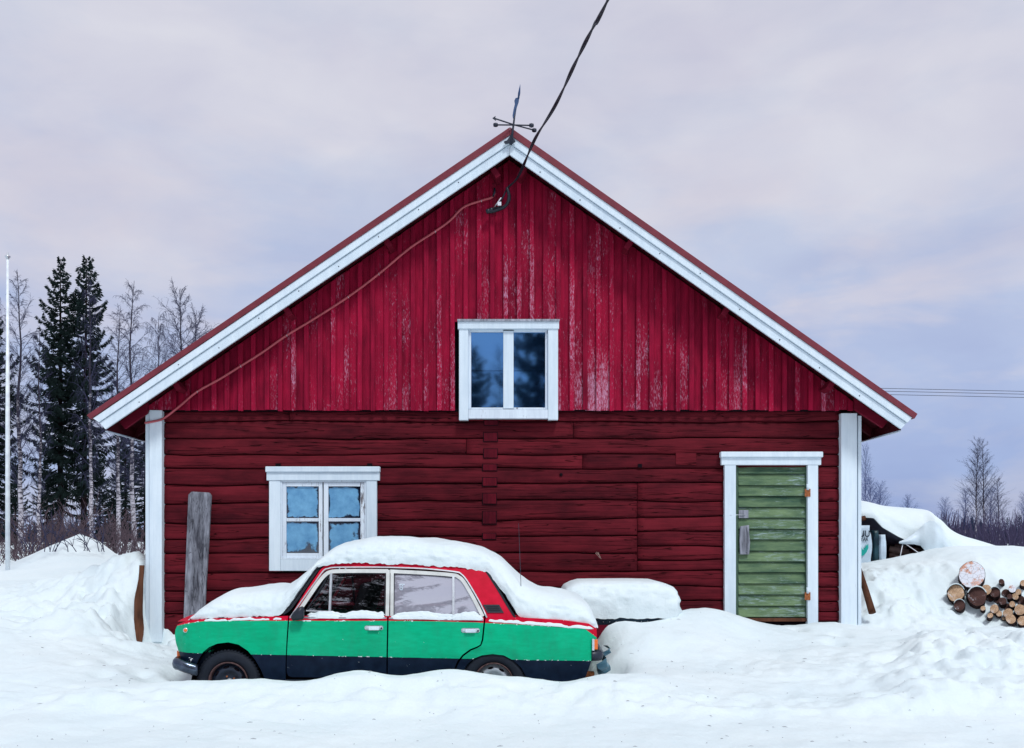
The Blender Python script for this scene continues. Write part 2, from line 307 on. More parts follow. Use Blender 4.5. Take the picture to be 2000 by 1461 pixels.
# ------------------------------------------------------------------ mesh helpers
def P(px, py, Y): return Vector(((px - CX) * Y / F, Y, CZ + (HY - py) * Y / F))
def PX(px, Y): return (px - CX) * Y / F
def PZ(py, Y): return CZ + (HY - py) * Y / F
def tag(o, label=None, cat=None, group=None, kind=None):
    if label: o['label'] = label
    if cat: o['category'] = cat
    if group: o['group'] = group
    if kind: o['kind'] = kind
    return o
def empty(name, loc, label=None, cat=None, group=None):
    o = bpy.data.objects.new(name, None); C.objects.link(o); o.location = loc; o.empty_display_size = 0.2
    return tag(o, label, cat, group)
def world_loc(o):
    v = Vector((0, 0, 0))
    while o: v += o.location; o = o.parent
    return v
class MB:
    def __init__(s): s.v = []; s.f = []; s.m = []; s.mi = 0; s.smooth = []
    def add(s, vs, fs, sm=False):
        n = len(s.v); s.v += [tuple(v) for v in vs]
        for f in fs: s.f.append(tuple(i + n for i in f)); s.m.append(s.mi); s.smooth.append(sm)
    def box(s, x0, x1, y0, y1, z0, z1):
        s.add([(x0,y0,z0),(x1,y0,z0),(x1,y1,z0),(x0,y1,z0),(x0,y0,z1),(x1,y0,z1),(x1,y1,z1),(x0,y1,z1)],
              [(0,3,2,1),(4,5,6,7),(0,1,5,4),(1,2,6,5),(2,3,7,6),(3,0,4,7)])
        return s
    def prism(s, poly, y0, y1):
        """poly: (x,z) outline; solid between y0 (front) and y1"""
        n = len(poly); a = sum(poly[i][0]*poly[(i+1)%n][1]-poly[(i+1)%n][0]*poly[i][1] for i in range(n))
        if a < 0: poly = poly[::-1]
        vs = [(x, y0, z) for x, z in poly] + [(x, y1, z) for x, z in poly]
        fs = [tuple(range(n)), tuple(range(2*n-1, n-1, -1))] + [((i+1)%n, i, n+i, n+(i+1)%n) for i in range(n)]
        s.add(vs, fs); return s
    def tube(s, pts, rad, n=8, caps=True, flatz=1.0):
        pts = [Vector(p) for p in pts]
        if not hasattr(rad, '__len__'): rad = [rad]*len(pts)
        vs = []; fs = []; prev = None
        for i, p in enumerate(pts):
            t = (pts[min(i+1, len(pts)-1)] - pts[max(i-1, 0)])
            t = t.normalized() if t.length > 1e-9 else Vector((0,0,1))
            if prev is None:
                a = Vector((0,0,1)) if abs(t.z) < 0.9 else Vector((1,0,0)); u = t.cross(a).normalized()
            else:
                u = prev - t*prev.dot(t); u = u.normalized() if u.length > 1e-6 else t.orthogonal().normalized()
            prev = u; v = t.cross(u)
            for k in range(n):
                a = 2*math.pi*k/n; q = u*math.cos(a)*rad[i] + v*math.sin(a)*rad[i]
                q.z *= flatz if abs(t.z) < 0.7 else 1; vs.append(p + q)
        for i in range(len(pts)-1):
            for k in range(n):
                a = i*n+k; b = i*n+(k+1)%n; fs.append((a, b, b+n, a+n))
        if caps: fs += [tuple(range(n-1, -1, -1)), tuple(range((len(pts)-1)*n, len(pts)*n))]
        s.add(vs, fs, True); return s
    def lathe(s, prof, c, axis, n=28, a0=0.0):
        """prof: (r, h) pairs; axis unit vector; c centre"""
        axis = Vector(axis).normalized(); u = axis.orthogonal().normalized(); v = axis.cross(u); c = Vector(c)
        vs = []; fs = []
        for r, h in prof:
            for k in range(n):
                a = a0 + 2*math.pi*k/n; vs.append(c + axis*h + (u*math.cos(a)+v*math.sin(a))*r)
        for i in range(len(prof)-1):
            for k in range(n):
                a = i*n+k; b = i*n+(k+1)%n; fs.append((a, b, b+n, a+n))
        s.add(vs, fs, True); return s
    def grid(s, rows, sm=True):
        """rows: equal-length lists of points"""
        m = len(rows[0]); vs = [p for r in rows for p in r]
        s.add(vs, [(i*m+j, i*m+j+1, (i+1)*m+j+1, (i+1)*m+j) for i in range(len(rows)-1) for j in range(m-1)], sm); return s
    def build(s, name, mats, parent=None, bevel=0.0, fix=True, **tags):
        me = bpy.data.meshes.new(name); off = world_loc(parent) if parent else Vector((0,0,0))
        me.from_pydata([(x-off.x, y-off.y, z-off.z) for x, y, z in s.v], [], s.f)
        if not isinstance(mats, (list, tuple)): mats = [mats]
        for m in mats: me.materials.append(m)
        me.polygons.foreach_set('material_index', s.m); me.polygons.foreach_set('use_smooth', s.smooth)
        if bevel or fix:
            bm = bmesh.new(); bm.from_mesh(me)
            if fix: bmesh.ops.recalc_face_normals(bm, faces=bm.faces)
            if bevel:
                bmesh.ops.bevel(bm, geom=[e for e in bm.edges if len(e.link_faces) == 2 and e.calc_face_angle(0) > 0.6], offset=bevel, segments=1, affect='EDGES')
            bm.to_mesh(me); bm.free()
        me.update(); o = bpy.data.objects.new(name, me); C.objects.link(o)
        if parent: o.parent = parent
        return tag(o, **tags)
def pbox(x0, x1, y0, y1, Ya, Yb, m=None):
    """box from picture pixels: front face at depth Ya, back at Yb"""
    m = m or MB(); m.box(PX(x0, Ya), PX(x1, Ya), Ya, Yb, PZ(y1, Ya), PZ(y0, Ya)); return m
def copy_tree(o, parent=None):
    c = o.copy(); C.objects.link(c); c.parent = parent
    for ch in [q for q in kids.get(o.name, [])]: copy_tree(ch, c)
    return c
kids = {}
def interp(pl, x):
    if x <= pl[0][0]: return pl[0][1]
    for (a, b), (c, d) in zip(pl, pl[1:]):
        if x <= c: return b + (d-b)*(x-a)/(c-a)
    return pl[-1][1]
def sinterp(pl, x):
    """smooth (averaged) version of interp"""
    w = 5.0; return sum(interp(pl, x+k*w)*q for k, q in ((-2,.1),(-1,.2),(0,.4),(1,.2),(2,.1)))
# value noise
_rng = np.random.RandomState(5); _L = _rng.rand(256, 256)
def vn(x, y, s, o=0):
    x = np.asarray(x)/s + 17.3*o + 100; y = np.asarray(y)/s + 9.1*o + 100
    xi = np.floor(x).astype(int); yi = np.floor(y).astype(int); fx = x-xi; fy = y-yi
    fx = fx*fx*fx*(fx*(fx*6-15)+10); fy = fy*fy*fy*(fy*(fy*6-15)+10)
    a = _L[xi % 256, yi % 256]; b = _L[(xi+1) % 256, yi % 256]; c = _L[xi % 256, (yi+1) % 256]; e = _L[(xi+1) % 256, (yi+1) % 256]
    return (a*(1-fx)+b*fx)*(1-fy)+(c*(1-fx)+e*fx)*fy - 0.5
def fbm(x, y, s, n=4, o=0): return sum(vn(x, y, s/2**k, o+k)*0.5**k for k in range(n))
# ------------------------------------------------------------------ snow ground
ctrl = []
def cp(px, py, Y): v = P(px, py, Y); ctrl.append((v.x, v.y, v.z))
def cw(x, y, z): ctrl.append((x, y, z))
for x in (-12, -8, -5, -2, 1, 4, 7, 12):
    for y in (-2, 3, 6, 7.4): cw(x, y, 0.12)
for x in (-4.4, -3.5, -2.5, -1.5, -.5, .5, 1.5, 2.6, 3.6, 4.6): cw(x, 8.3, 0.155)
for px, py in ((345,1329),(383,1330),(450,1332),(520,1330),(560,1334),(600,1333),(640,1326),(700,1314),(735,1319),(770,1325),(802,1322),(840,1313),(882,1308),(913,1311),(938,1319),(980,1321),(1019,1324),(1081,1331),(1143,1323),(1180,1314),(1230,1312)):
    cp(px, py, 9.22)
for px in (420, 560, 700, 860, 1000, 1120): cw(PX(px, 9.4), 8.8, 0.27)
for x in (-3.0, -2.2, -1.3, -.5, .2, .7):
    for y in (9.55, 10.3, 11.0): cw(x, y, 0.10)
cw(-3.35, 9.9, .24); cw(-3.4, 10.4, .28); cw(-3.5, 9.4, .33)
for a in ((0,1400,8.2),(0,1300,9.7),(0,1200,12.2),(0,1130,15.5),(15,1112,17),(150,1330,9.3),(150,1200,12),(120,1140,14.4),(180,1118,13.6),(230,1106,12.9),(262,1106,12.6),
          (200,1160,12.6),(240,1160,12.35),(276,1150,12.35),(270,1190,12.2),(262,1240,12.0),(200,1260,11),(225,1225,11.6),(290,1256,12.25),(330,1252,12.2),(420,1262,12.0),(300,1275,11.2),(250,1300,10.2),
          (1183,1222,10.98),(1230,1222,11.08),(1270,1217,11.15),(1300,1210,11.2),(1340,1199,11.3),(1385,1191,11.4),(1430,1200,11.6),(1465,1211,11.8),(1500,1224,12.15),(1550,1220,12.25),(1600,1211,12.2),(1643,1213,12.3),(1690,1216,12.4),
          (1190,1290,10.2),(1200,1322,9.35),(1240,1300,9.9),(1300,1290,10.1),(1400,1275,10.4),(1450,1245,11.0),(1550,1260,10.9),(1650,1255,11),(1500,1320,9.6),(1600,1330,9.5),(1700,1300,9.9),(1750,1275,10.4),
          (1850,1275,10.5),(2000,1262,11.2),(1850,1330,9.5),(2000,1320,9.6),(1700,1390,8.6),(1900,1400,8.4),(2000,1405,8.3),(1400,1380,8.7),(1300,1385,8.6),(1800,1238,11.9),(2000,1235,12.4),(1720,1225,12.3),
          (1730,1190,12.8),(1700,1150,13.2),(1690,1118,13.9),(1690,1099,14.6),(1716,1105,14.6),(1745,1093,14.8),(1800,1087,14.8),(1850,1073,14.8),(1760,1135,13.9),(1800,1115,14.1),(1830,1095,14.4),(1800,1160,13.5),(1780,1190,13.0),(1840,1206,13.15),(1900,1212,13.25),(1940,1222,13.2),(2000,1226,13.2),
          (1900,1085,14.3),(1950,1082,14.4),(2000,1085,14.3),(1900,1135,13.72),(1940,1118,13.8),(2000,1112,13.9),(2080,1095,14.2),(2080,1225,13.2),
          (150,1072,19),(120,1083,18.9),(90,1103,18.3),(60,1113,18),(185,1078,19.2),(215,1092,19.2),(150,1090,17.9),(60,1105,20)):
    cp(*a)
for x, zs in ((-16, (.1,.5,1.0,1.1,1.1)), (-11, (.1,.5,1.0,1.12,1.1)), (8.6, (.12,.55,1.3,1.2,1.1)), (13, (.12,.6,1.3,1.2,1.1))):
    for y, z in zip((6, 10, 14.5, 20, 25), zs): cw(x, y, z)
for x in (-4, -2, 0, 2, 4):
    for y in (13.2, 16, 20): cw(x, y, .45)
for x in (-7, -3, 0, 4, 8): cw(x, 25, 1.1)
cw(-2, 11.9, .36); cw(-1, 11.8, .36); cw(0, 11.8, .42); cw(1.2, 11.8, .5); cw(2, 12.1, .58); cw(-.5, 12.2, .4); cw(1, 12.25, .5); cw(6, 16.5, 1.15); cw(5.6, 17.5, 1.1); cw(7, 18, 1.15)
ctrl = np.array(ctrl)
def _tps(a, b):
    r2 = (a[:, None, 0]-b[None, :, 0])**2 + (a[:, None, 1]-b[None, :, 1])**2 + 1e-9
    return 0.5*r2*np.log(r2)
_n = len(ctrl); _K = _tps(ctrl, ctrl) + np.eye(_n)*0.012; _Pm = np.c_[np.ones(_n), ctrl[:, :2]]
_A = np.block([[_K, _Pm], [_Pm.T, np.zeros((3, 3))]]); _W = np.linalg.solve(_A, np.r_[ctrl[:, 2], 0, 0, 0])
def sst(a, b, x): t = np.clip((x-a)/(b-a), 0, 1); return t*t*(3-2*t)
def gauss(x, y, cx, cy, sx, sy): return np.exp(-((x-cx)/sx)**2-((y-cy)/sy)**2)
def H(x, y):
    x = np.atleast_1d(np.asarray(x, float)); y = np.atleast_1d(np.asarray(y, float)); out = np.empty_like(x)
    for i in range(0, len(x), 20000):
        q = np.c_[x[i:i+20000], y[i:i+20000]]
        out[i:i+20000] = _tps(q, ctrl) @ _W[:_n] + _W[_n] + q @ _W[_n+1:]
    far = 0.12 + 1.0*sst(8, 26, y)
    wgt = (1-sst(8.5, 14, np.abs(x)))*(1-sst(19.5, 24, y))*sst(-2, 3, y)
    z = out*wgt + far*(1-wgt)
    # clods thrown up by ploughing and digging
    m = np.clip(gauss(x, y, -4.9, 12.2, 1.5, 1.2) + 0.6*gauss(x, y, -5.5, 14, 2.5, 2) + 1.1*gauss(x, y, 5.2, 13.3, 1.4, .8) + .7*gauss(x, y, 6.3, 11.0, 1.5, 1.3) + 0.8*gauss(x, y, 4.6, 9.9, 2.0, .7) + .35*gauss(x, y, 2.5, 8.7, 4, .3) + .9*gauss(x, y, -8.5, 18.7, 1, 1), 0, 1.1)
    calm = gauss(x, y, -1.2, 9.9, 2.4, .75)
    z = z + 0.05*fbm(x, y, 1.6, 3, 3)*(1-.8*calm)*sst(4, 9, y) + m*(0.26*np.abs(fbm(x, y, 0.55, 3, 11)) + 0.13*np.abs(fbm(x, y, 0.20, 4, 21)) - .04)
    z = z + .05*np.maximum(0, vn(x, y, .9, 61))*np.abs(vn(x, y, .11, 62))*sst(8.6, 9.0, y) + 0.026*fbm(x, y, 0.34, 5, 31)*(1-.6*calm) - .9*gauss(x, y, -4.45, 11.9, .38, .45)*.12*np.abs(fbm(x, y, .16, 3, 51))*3 + .006*vn(x*.3+y*.2, y, .12, 5)*(1-sst(8.0, 9.0, y))
    z = z + .30*np.exp(-(np.abs(x+8.35)/1.05)**1.9-((y-19)/.8)**2)*(.85+.7*np.abs(fbm(x, y, .45, 4, 77)))
    rough = np.clip(1.3*gauss(x, y, 4.75, 12.95, .55, .55) + 1.0*gauss(x, y, 5.6, 14.0, .7, .35) + 1.1*gauss(x, y, -4.95, 12.0, .35, .5) + .8*gauss(x, y, -5.3, 12.4, .8, .5) + .5*gauss(x, y, -6.0, 13.6, 1.2, 1.0), 0, 1.2)
    z = z + rough*(.13*(np.abs(fbm(x, y, .26, 4, 81))-.12) + .045*np.abs(fbm(x, y, .085, 2, 91)))
    # heap pushed up by the plough on the right
    lx_ = 3.25 + .55*(y-9.0) + .25*fbm(x*0, y, .7, 3, 95)
    hp = sst(-.12, .30, x-lx_)*sst(8.55, 8.95, y)*(1-sst(10.9, 11.8, y))
    z = z + hp*(.10 + .16*np.abs(fbm(x, y, .42, 4, 97)) + .05*np.abs(fbm(x, y, .12, 2, 99)))
    z = z + .09*np.abs(fbm(x, y*1.8, .45, 5, 111))*sst(8.45, 8.6, y)*(1-sst(8.9, 9.1, y))
    z = z - .26*gauss(x, y, -4.50, 12.15, .22, .42)
    for fx_, fy_, fr_, fd_ in ((-3.50,9.72,.13,.10),(-3.72,9.95,.12,.08),(-3.95,9.66,.11,.05),(-3.38,10.2,.15,.07),(-4.1,10.3,.11,.05),(-4.35,10.0,.10,.04),(.98,9.95,.16,.10),(3.3,11.6,.13,.06),(3.75,11.4,.12,.05),(3.55,11.0,.12,.05)):
        z = z - fd_*np.exp(-(((x-fx_)**2+((y-fy_)*.8)**2)/fr_**2)**1.6)
    # ploughed edge of the road and old wheel tracks
    edge = 8.62 + .12*fbm(x, y*0, 1.3, 2, 2)
    z = z + .030*np.exp(-((y-edge)/.10)**2)*(0.5+fbm(x, y, .35, 3, 41))*sst(-1.5, 1.0, x)
    for a, b in ((9.35, 0.0), (9.2, .22)):
        yc = a - b - .32*(x+4.8) - .02*(x+4.8)**2
        z = z - .014*np.exp(-((y-yc)/.035)**2)*sst(5, -1, -x*0+x)*0 - .012*np.exp(-((y-yc)/.03)**2)*(x < -1.5)
    # hand-dug pit round the nose and the tail of the car
    return z
def axis(dense0, dense1, step, lo, hi, g=1.22):
    a = list(np.arange(dense0, dense1+1e-6, step)); s = step
    while a[-1] < hi: s *= g; a.append(a[-1]+s)
    s = step
    while a[0] > lo: s *= g; a.insert(0, a[0]-s)
    return np.array(a)
gx = axis(-7.3, 7.6, .034, -900, 900); gy = axis(7.0, 15.2, .030, -150, 1400)
XX, YY = np.meshgrid(gx, gy); ZZ = H(XX.ravel(), YY.ravel())
nx, ny = len(gx), len(gy)
me = bpy.data.meshes.new('snow_ground')
ii = (np.arange(ny-1)[:, None]*nx + np.arange(nx-1)[None, :]).ravel()
fc = np.c_[ii, ii+1, ii+nx+1, ii+nx].astype(np.int32)
me.vertices.add(nx*ny); me.vertices.foreach_set('co', np.c_[XX.ravel(), YY.ravel(), ZZ].astype(np.float32).ravel())
me.loops.add(fc.size); me.loops.foreach_set('vertex_index', fc.ravel())
me.polygons.add(len(fc)); me.polygons.foreach_set('loop_start', np.arange(0, fc.size, 4)); me.polygons.foreach_set('loop_total', np.full(len(fc), 4))
me.polygons.foreach_set('use_smooth', np.ones(len(fc), bool)); me.update(); me.validate()
me.materials.append(M['snow']); go = bpy.data.objects.new('snow_ground', me); C.objects.link(go); tag(go, kind='structure')
def h1(x, y): return float(H([x], [y])[0])
# ------------------------------------------------------------------ barn
YW = 12.40
barn = empty('barn', (0, YW, 0.4), 'large red timber barn with white trimmed gable and green plank door', 'barn')
BACK = 21.6
XL, XR = PX(290, YW), PX(1672, YW)
# roof planes, from the lower edge of the barge boards at depth 11.95
YB = 11.95
apx, apz = PX(994.7, YB), PZ(302, YB)
lx, lz = PX(205.6, YB), PZ(838.5, YB); rx, rz = PX(1760, YB), PZ(838, YB)
sL, sR = (apz-lz)/(apx-lx), (apz-rz)/(rx-apx)
def roofz(x): return apz - (apx-x)*sL if x < apx else apz - (x-apx)*sR
# dark core behind the logs and boards, side and back walls
core = MB(); core.box(XL+.06, XR-.06, 12.47, 12.60, -.1, PZ(801, YW)); core.build('wall_core', M['dark'], barn)
g = MB(); g.prism([(XL+.05, PZ(800, YW)), (XR-.05, PZ(800, YW)), (XR-.05, roofz(XR-.05)+.02), (apx, apz+.08), (XL+.05, roofz(XL+.05)+.02)], 12.39, 12.45); g.build('gable_backing', M['dark'], barn)
for k in range(12):
    z0 = .05 + k*.27
    m = MB(); m.box(XL+.02, XL+.2, 12.62, BACK, z0, z0+.255); m.build('wall_log', M['log'], barn, bevel=.02)
    m = MB(); m.box(XR-.2, XR-.02, 12.62, BACK, z0, z0+.255); m.build('wall_log', M['log'], barn, bevel=.02)
m = MB(); m.prism([(XL+.2, 0), (XR-.2, 0), (XR-.2, roofz(XR)+.05), (apx, apz), (XL+.2, roofz(XL)+.05)], BACK-.2, BACK); m.build('back_wall', M['siding'], barn)
# hewn logs of the front wall
LB = [803, 823, 857.6, 887, 915, 947, 985, 1024, 1052, 1082, 1120, 1153, 1176, 1199, 1245, 1285]
RB = [801, 824, 856.5, 887, 913.5, 941.5, 970, 1006, 1044, 1078, 1114, 1144, 1172, 1203, 1245, 1285]
def edge_z(i, x, extra=0.0, tab=None):
    px = x/YW*F + CX
    if tab is None: t = (px-315)/(1643-315); py = LB[i]*(1-t)+RB[i]*t
    else: py = tab[i]
    return PZ(py, YW) + float(fbm(x*1.0, i*3.7, 1.1, 4, i))*.030*(1 if i else 0) + extra
def log(px0, px1, top, bot, seed):
    x0, x1 = PX(px0, YW)+.003, PX(px1, YW)-.003
    rot_ = random.uniform(-.012, .006)
    n = max(3, int((x1-x0)/.09)); prof = [(0, .040), (.015, .016), (.06, .006), (.18, .001), (.45, 0), (.72, -.002), (.90, .0), (.965, .008), (.99, .022), (1, .050)]
    rows = []
    for i in range(n+1):
        x = x0+(x1-x0)*i/n; zt, zb = top(x)-.003, bot(x)+.004; end = .012 if i in (0, n) else 0
        row = [(x, YW+.075, zt)]
        for v, dy in prof:
            row.append((x, YW+dy+end+float(fbm(x*.5, v*.25+seed*2.3, .26, 3, seed))*.009+rot_*(v-.5), zt+(zb-zt)*v))
        row.append((x, YW+.075, zb)); rows.append(row)
    m = MB(); m.grid(rows, True); k = len(rows[0]); L = len(rows)
    m.f.append(tuple(range(k-1, -1, -1))); m.f.append(tuple((L-1)*k+j for j in range(k))); m.m += [0, 0]; m.smooth += [False, False]
    return m.build('log', M['log'], barn)
joints = {0: [565], 1: [1120], 2: [911], 3: [1138]}
seed = 0
for i in range(15):
    segs = [(315, 1643)]
    if i >= 4: segs = [(315, 1437), (1578, 1643)]
    for j in joints.get(i, []):
        segs = [s for a, b in segs for s in ([(a, j), (j, b)] if a < j < b else [(a, b)])]
    if 5 <= i <= 9: segs = [s for a, b in segs for s in ([(a, 552), (713, b)] if a < 600 < b else [(a, b)])]
    if 4 < i <= 9: segs = [s for a, b in segs for s in ([(a, 1245)] if a < 1245 < b else [(a, b)])]
    if i >= 4: segs = [s for s in segs if s[0] < 1570]
    for a, b in segs:
        seed += 1
        log(a, b, lambda x, i=i: edge_z(i, x), lambda x, i=i: edge_z(i+1, x), seed)
T1 = [941.5, 978, 1009, 1037, 1068, 1093, 1114]
for k in range(6):
    seed += 1
    top = (lambda x: edge_z(5, x)) if k == 0 else (lambda x, k=k: PZ(T1[k], YW)+float(fbm(x, k, .8, 2, 60+k))*.03)
    bot = (lambda x: edge_z(10, x)) if k == 5 else (lambda x, k=k: PZ(T1[k+1], YW)+float(fbm(x, k+1, .8, 2, 61+k))*.03)
    log(1245, 1437, top, bot, seed)
T2 = [913.5, 922, 954, 979, 1017, 1047, 1083, 1117, 1147, 1175, 1195, 1214, 1250]
for k in range(12):
    seed += 1
    if k == 0: continue
    top = (lambda x: edge_z(4, x)) if k == 1 else (lambda x, k=k: PZ(T2[k], YW))
    log(1590, 1643, top, lambda x, k=k: PZ(T2[k+1], YW), seed)
# ends of the cross wall's logs, a patch and dark holes
for a, b, c, dd in ((820,830,946,972),(845,862,945,971),(877,894,945,971),(907,919,943,970),(933,949,943,970),(964,984,943,969),(999,1023,943,969),(1042,1053,943,968)):
    le = pbox(c, dd, a, b, YW-.013, YW+.08).build('log_end', M['log_end'], barn, bevel=.004)
    pbox(c-1.2, dd+1.2, a-1.0, b+1.4, YW-.0085, YW+.03).build('recess_shade_plate', M['dark'], le)  # dark plate painted in for the shaded recess round each log end
pbox(1320, 1360, 884, 908, YW-.012, YW+.03).build('patch_board', M['log'], barn, bevel=.003)
pbox(1246, 1254, 906, 913, YW-.016, YW).build('peg_hole', M['dark'], barn)
MB().lathe([(0.0001, 0), (.02, 0), (.02, .02)], P(1096, 927, YW-.018), (0, 1, 0), 14).build('bored_hole', M['dark'], barn)
for px in (543, 722): pbox(px-5, px+5, 905, 912, YW-.02, YW+.03).build('bracket', M['dark'], barn)
# vertical board-and-batten siding of the gable
YS = 12.340; YT = 12.298
zb0 = PZ(801, YS)
bx = [PX(309+25.93*k, YT) for k in range(53)]; bw = PX(1009.5, YT)
wl, wr = PX(900, YS), PX(1086, YS); wz = PZ(628, YS)
for k in range(52):
    x0, x1 = bx[k]+bw*.5, bx[k+1]+bw*.5
    if k == 0: x0 = PX(290, YS)
    tilt = random.uniform(-.004, .004)
    inwin = x1 > wl+.02 and x0 < wr-.02
    z0 = (wz if inwin else zb0)+random.uniform(-.008, .006)
    pts = [(x0+.0015, z0), (x1-.0015, z0+random.uniform(-.003, .003)), (x1-.0015, roofz(x1)+.08)]
    if x0 < apx < x1: pts.append((apx, apz+.08))
    pts.append((x0+.0015, roofz(x0)+.08))
    MB().prism(pts, YS+tilt, YS+.020+tilt).build('siding_board', M['siding'], barn)
for k in range(53):
    x0 = bx[k]+random.uniform(-.0025, .0025); x1 = x0+bw*random.uniform(.88, 1.02)
    if k == 52: x1 = x0+bw
    inwin = x1 > wl+.01 and x0 < wr-.01
    z0 = (wz if inwin else zb0)+random.uniform(-.018, .0)
    tl = random.uniform(-.006, .006)
    pts = [(x0, z0), (x1, z0+random.uniform(-.004, .004)), (x1+tl, roofz(x1)+.06), (x0+tl, roofz(x0)+.06)]
    yy = YT+random.uniform(-.004, .004)
    MB().prism(pts, yy, YS-.002).build('batten', M['siding'], barn, bevel=.003)
m = pbox(316, 1643, 797, 803, YS+.012, YS+.06); m.build('dark_strip', M['dark'], barn)  # near-black strip behind the lower edge of the boards
# corner boards
pbox(284, 291, 804, 1256, 12.34, 12.62).build('corner_board', M['white'], barn, bevel=.003)
pbox(291.5, 316, 801, 1254, 12.325, 12.47).build('corner_board', M['white'], barn, bevel=.003)
pbox(1643, 1674, 807, 1235, 12.325, 12.47).build('corner_board', M['white'], barn, bevel=.003)
pbox(1676, 1682.5, 812, 1235, 12.35, 12.62).build('corner_board', M['white'], barn, bevel=.002)
# roof
for sgn, ex, ez, s, en in ((-1, lx, lz, sL, 'left'), (1, rx, rz, sR, 'right')):
    def zz(x, up): return (apz - abs(x-apx)*s) + up
    xe = ex + sgn*.02
    MB().prism([(apx, apz+.10), (xe, zz(xe, .10)), (xe, zz(xe, .12)), (apx, apz+.13)], YB+.035, BACK+.4).build('soffit', M['soffit'], barn)
    xe2 = ex + sgn*.11
    mm = MB(); mm.prism([(apx, apz+.235), (xe2, zz(xe2, .235)), (xe2, zz(xe2, .30)), (apx, apz+.30)], YB+.002, BACK+.45)
    mm.build('roof_sheet', M['metalred'], barn)
    MB().prism([(apx, apz+.13), (xe, zz(xe, .13)), (xe, zz(xe, .234)), (apx, apz+.234)], YB+.036, BACK+.4).build('roof_deck', M['dark'], barn)
    for kx in range(7):
        yy = 12.9+kx*1.3
        a, b = sorted((ex+sgn*.01, ex-sgn*1.3))
        MB().prism([(ex, zz(ex, .0)), (ex-sgn*1.1, zz(ex-sgn*1.1, .0)), (ex-sgn*1.1, zz(ex-sgn*1.1, .099)), (ex, zz(ex, .099))], yy, yy+.06).build('rafter_tail', M['soffit'], barn)
    MB().prism([(ex-.012, ez-.012), (ex+.012, ez-.012), (ex+.012, ez+.13), (ex-.012, ez+.13)], YB+.036, BACK+.4).build('eave_board', M['soffit'], barn)
    MB().prism([(ex-.016, ez-.028), (ex+.016, ez-.028), (ex+.016, ez-.013), (ex-.016, ez-.013)], YB+.036, BACK+.4).build('eave_strip', M['eave'], barn)
mp = 996.0
def bq(pts, y0, y1, mt, nm, **k): return MB().prism([(PX(a, YB), PZ(b, YB)) for a, b in pts], y0, y1).build(nm, mt, barn, bevel=.003, **k)
bq([(995, 302), (205.6, 838.5), (194.5, 825.6), (mp, 282)], YB, YB+.03, M['white'], 'barge_board')
bq([(mp-.2, 281), (194.0, 825), (183, 817.5), (mp-.2, 264.5)], YB-.022, YB+.03, M['white'], 'barge_board')
bq([(995.5, 302), (mp+.5, 282), (1771, 826.5), (1760, 838)], YB+.002, YB+.03, M['white'], 'barge_board')
bq([(mp+.2, 281), (mp+.2, 264.5), (1780, 816), (1771.5, 826)], YB-.022, YB+.03, M['white'], 'barge_board')
MB().prism([(PX(a, YB), PZ(b, YB)) for a, b in [(mp-.2, 266), (178.5, 819), (171.5, 811.5), (mp-.2, 250.5)]], YB-.036, YB+.06).build('roof_edge_flashing', M['metalred'], barn, bevel=.003)
MB().prism([(PX(a, YB), PZ(b, YB)) for a, b in [(mp+.2, 266), (mp+.2, 250.5), (1790, 809), (1784, 818.5)]], YB-.036, YB+.06).build('roof_edge_flashing', M['metalred'], barn, bevel=.003)
# nail heads on barge boards
for k in range(18):
    t = (k+.5)/18; sgn = -1 if k % 2 else 1
    xx = apx + sgn*(.25+4.3*t); zz_ = roofz(xx) + random.choice((.05, .08, .17))
    yf = YB if zz_-roofz(xx) < .11 else YB-.022
    MB().lathe([(.0001, -.003), (.007, -.003), (.007, .002)], (xx, yf, zz_), (0, 1, 0), 8).build('nail_head', M['iron'], barn)
for px, py, s in ((757,474,-1),(562,609,-1),(345,753,-1),(968,338,-1),(1019,336,1),(1228,478,1),(1417,608,1),(1622,753,1)):
    a = math.atan(sL)*(-s); c = P(px, py, 12.08); m = MB()
    hw, hh = .033, .062; ca, sa = math.cos(a), math.sin(a)
    q = [(c.x+u*ca-v*sa, c.z+u*sa+v*ca) for u, v in ((-hw,-hh),(hw,-hh),(hw,hh),(-hw,hh))]
    m.prism(q, 12.06, 12.33).build('purlin_end', M['redtrim'], barn, bevel=.003)
MB().prism([(PX(a, 12.29), PZ(b, 12.29)) for a, b in [(232, 822), (245, 838), (289, 807), (289, 770)]], 12.27, 12.32).build('verge_rafter', M['redtrim'], barn, bevel=.003)
MB().prism([(PX(a, 12.29), PZ(b, 12.29)) for a, b in [(1723, 836), (1737, 818), (1668, 770), (1668, 800)]], 12.27, 12.32).build('verge_rafter', M['redtrim'], barn, bevel=.003)
# ---- upper window
uw = MB(); uw = pbox(914, 1071, 642, 800, 12.37, 12.385); uwin = uw.build('upper_window', M['dark'], barn)
def wpart(par, name, a, b, c, dd, Y0, Y1, mt, bev=.003): return pbox(a, b, c, dd, Y0, Y1).build(name, mt, par, bevel=bev)
wpart(uwin, 'casing_board', 896.5, 914.5, 642, 820.5, 12.27, 12.365, M['white'])
wpart(uwin, 'casing_board', 1070.5, 1090, 642, 820, 12.27, 12.365, M['white'])
wpart(uwin, 'casing_board', 894, 1092, 627.5, 642, 12.255, 12.365, M['white'])
wpart(uwin, 'drip_cap', 893, 1093, 623, 627.2, 12.235, 12.36, M['grey'])
wpart(uwin, 'casing_board', 914.8, 1070.2, 799.5, 817.5, 12.275, 12.365, M['whiteold'])
wpart(uwin, 'mullion', 983, 1003, 646, 798, 12.30, 12.366, M['white'])
for a, b in ((914.8, 920), (1065, 1070.2)): wpart(uwin, 'sash_stile', a, b, 642.5, 799, 12.31, 12.366, M['whiteold'])
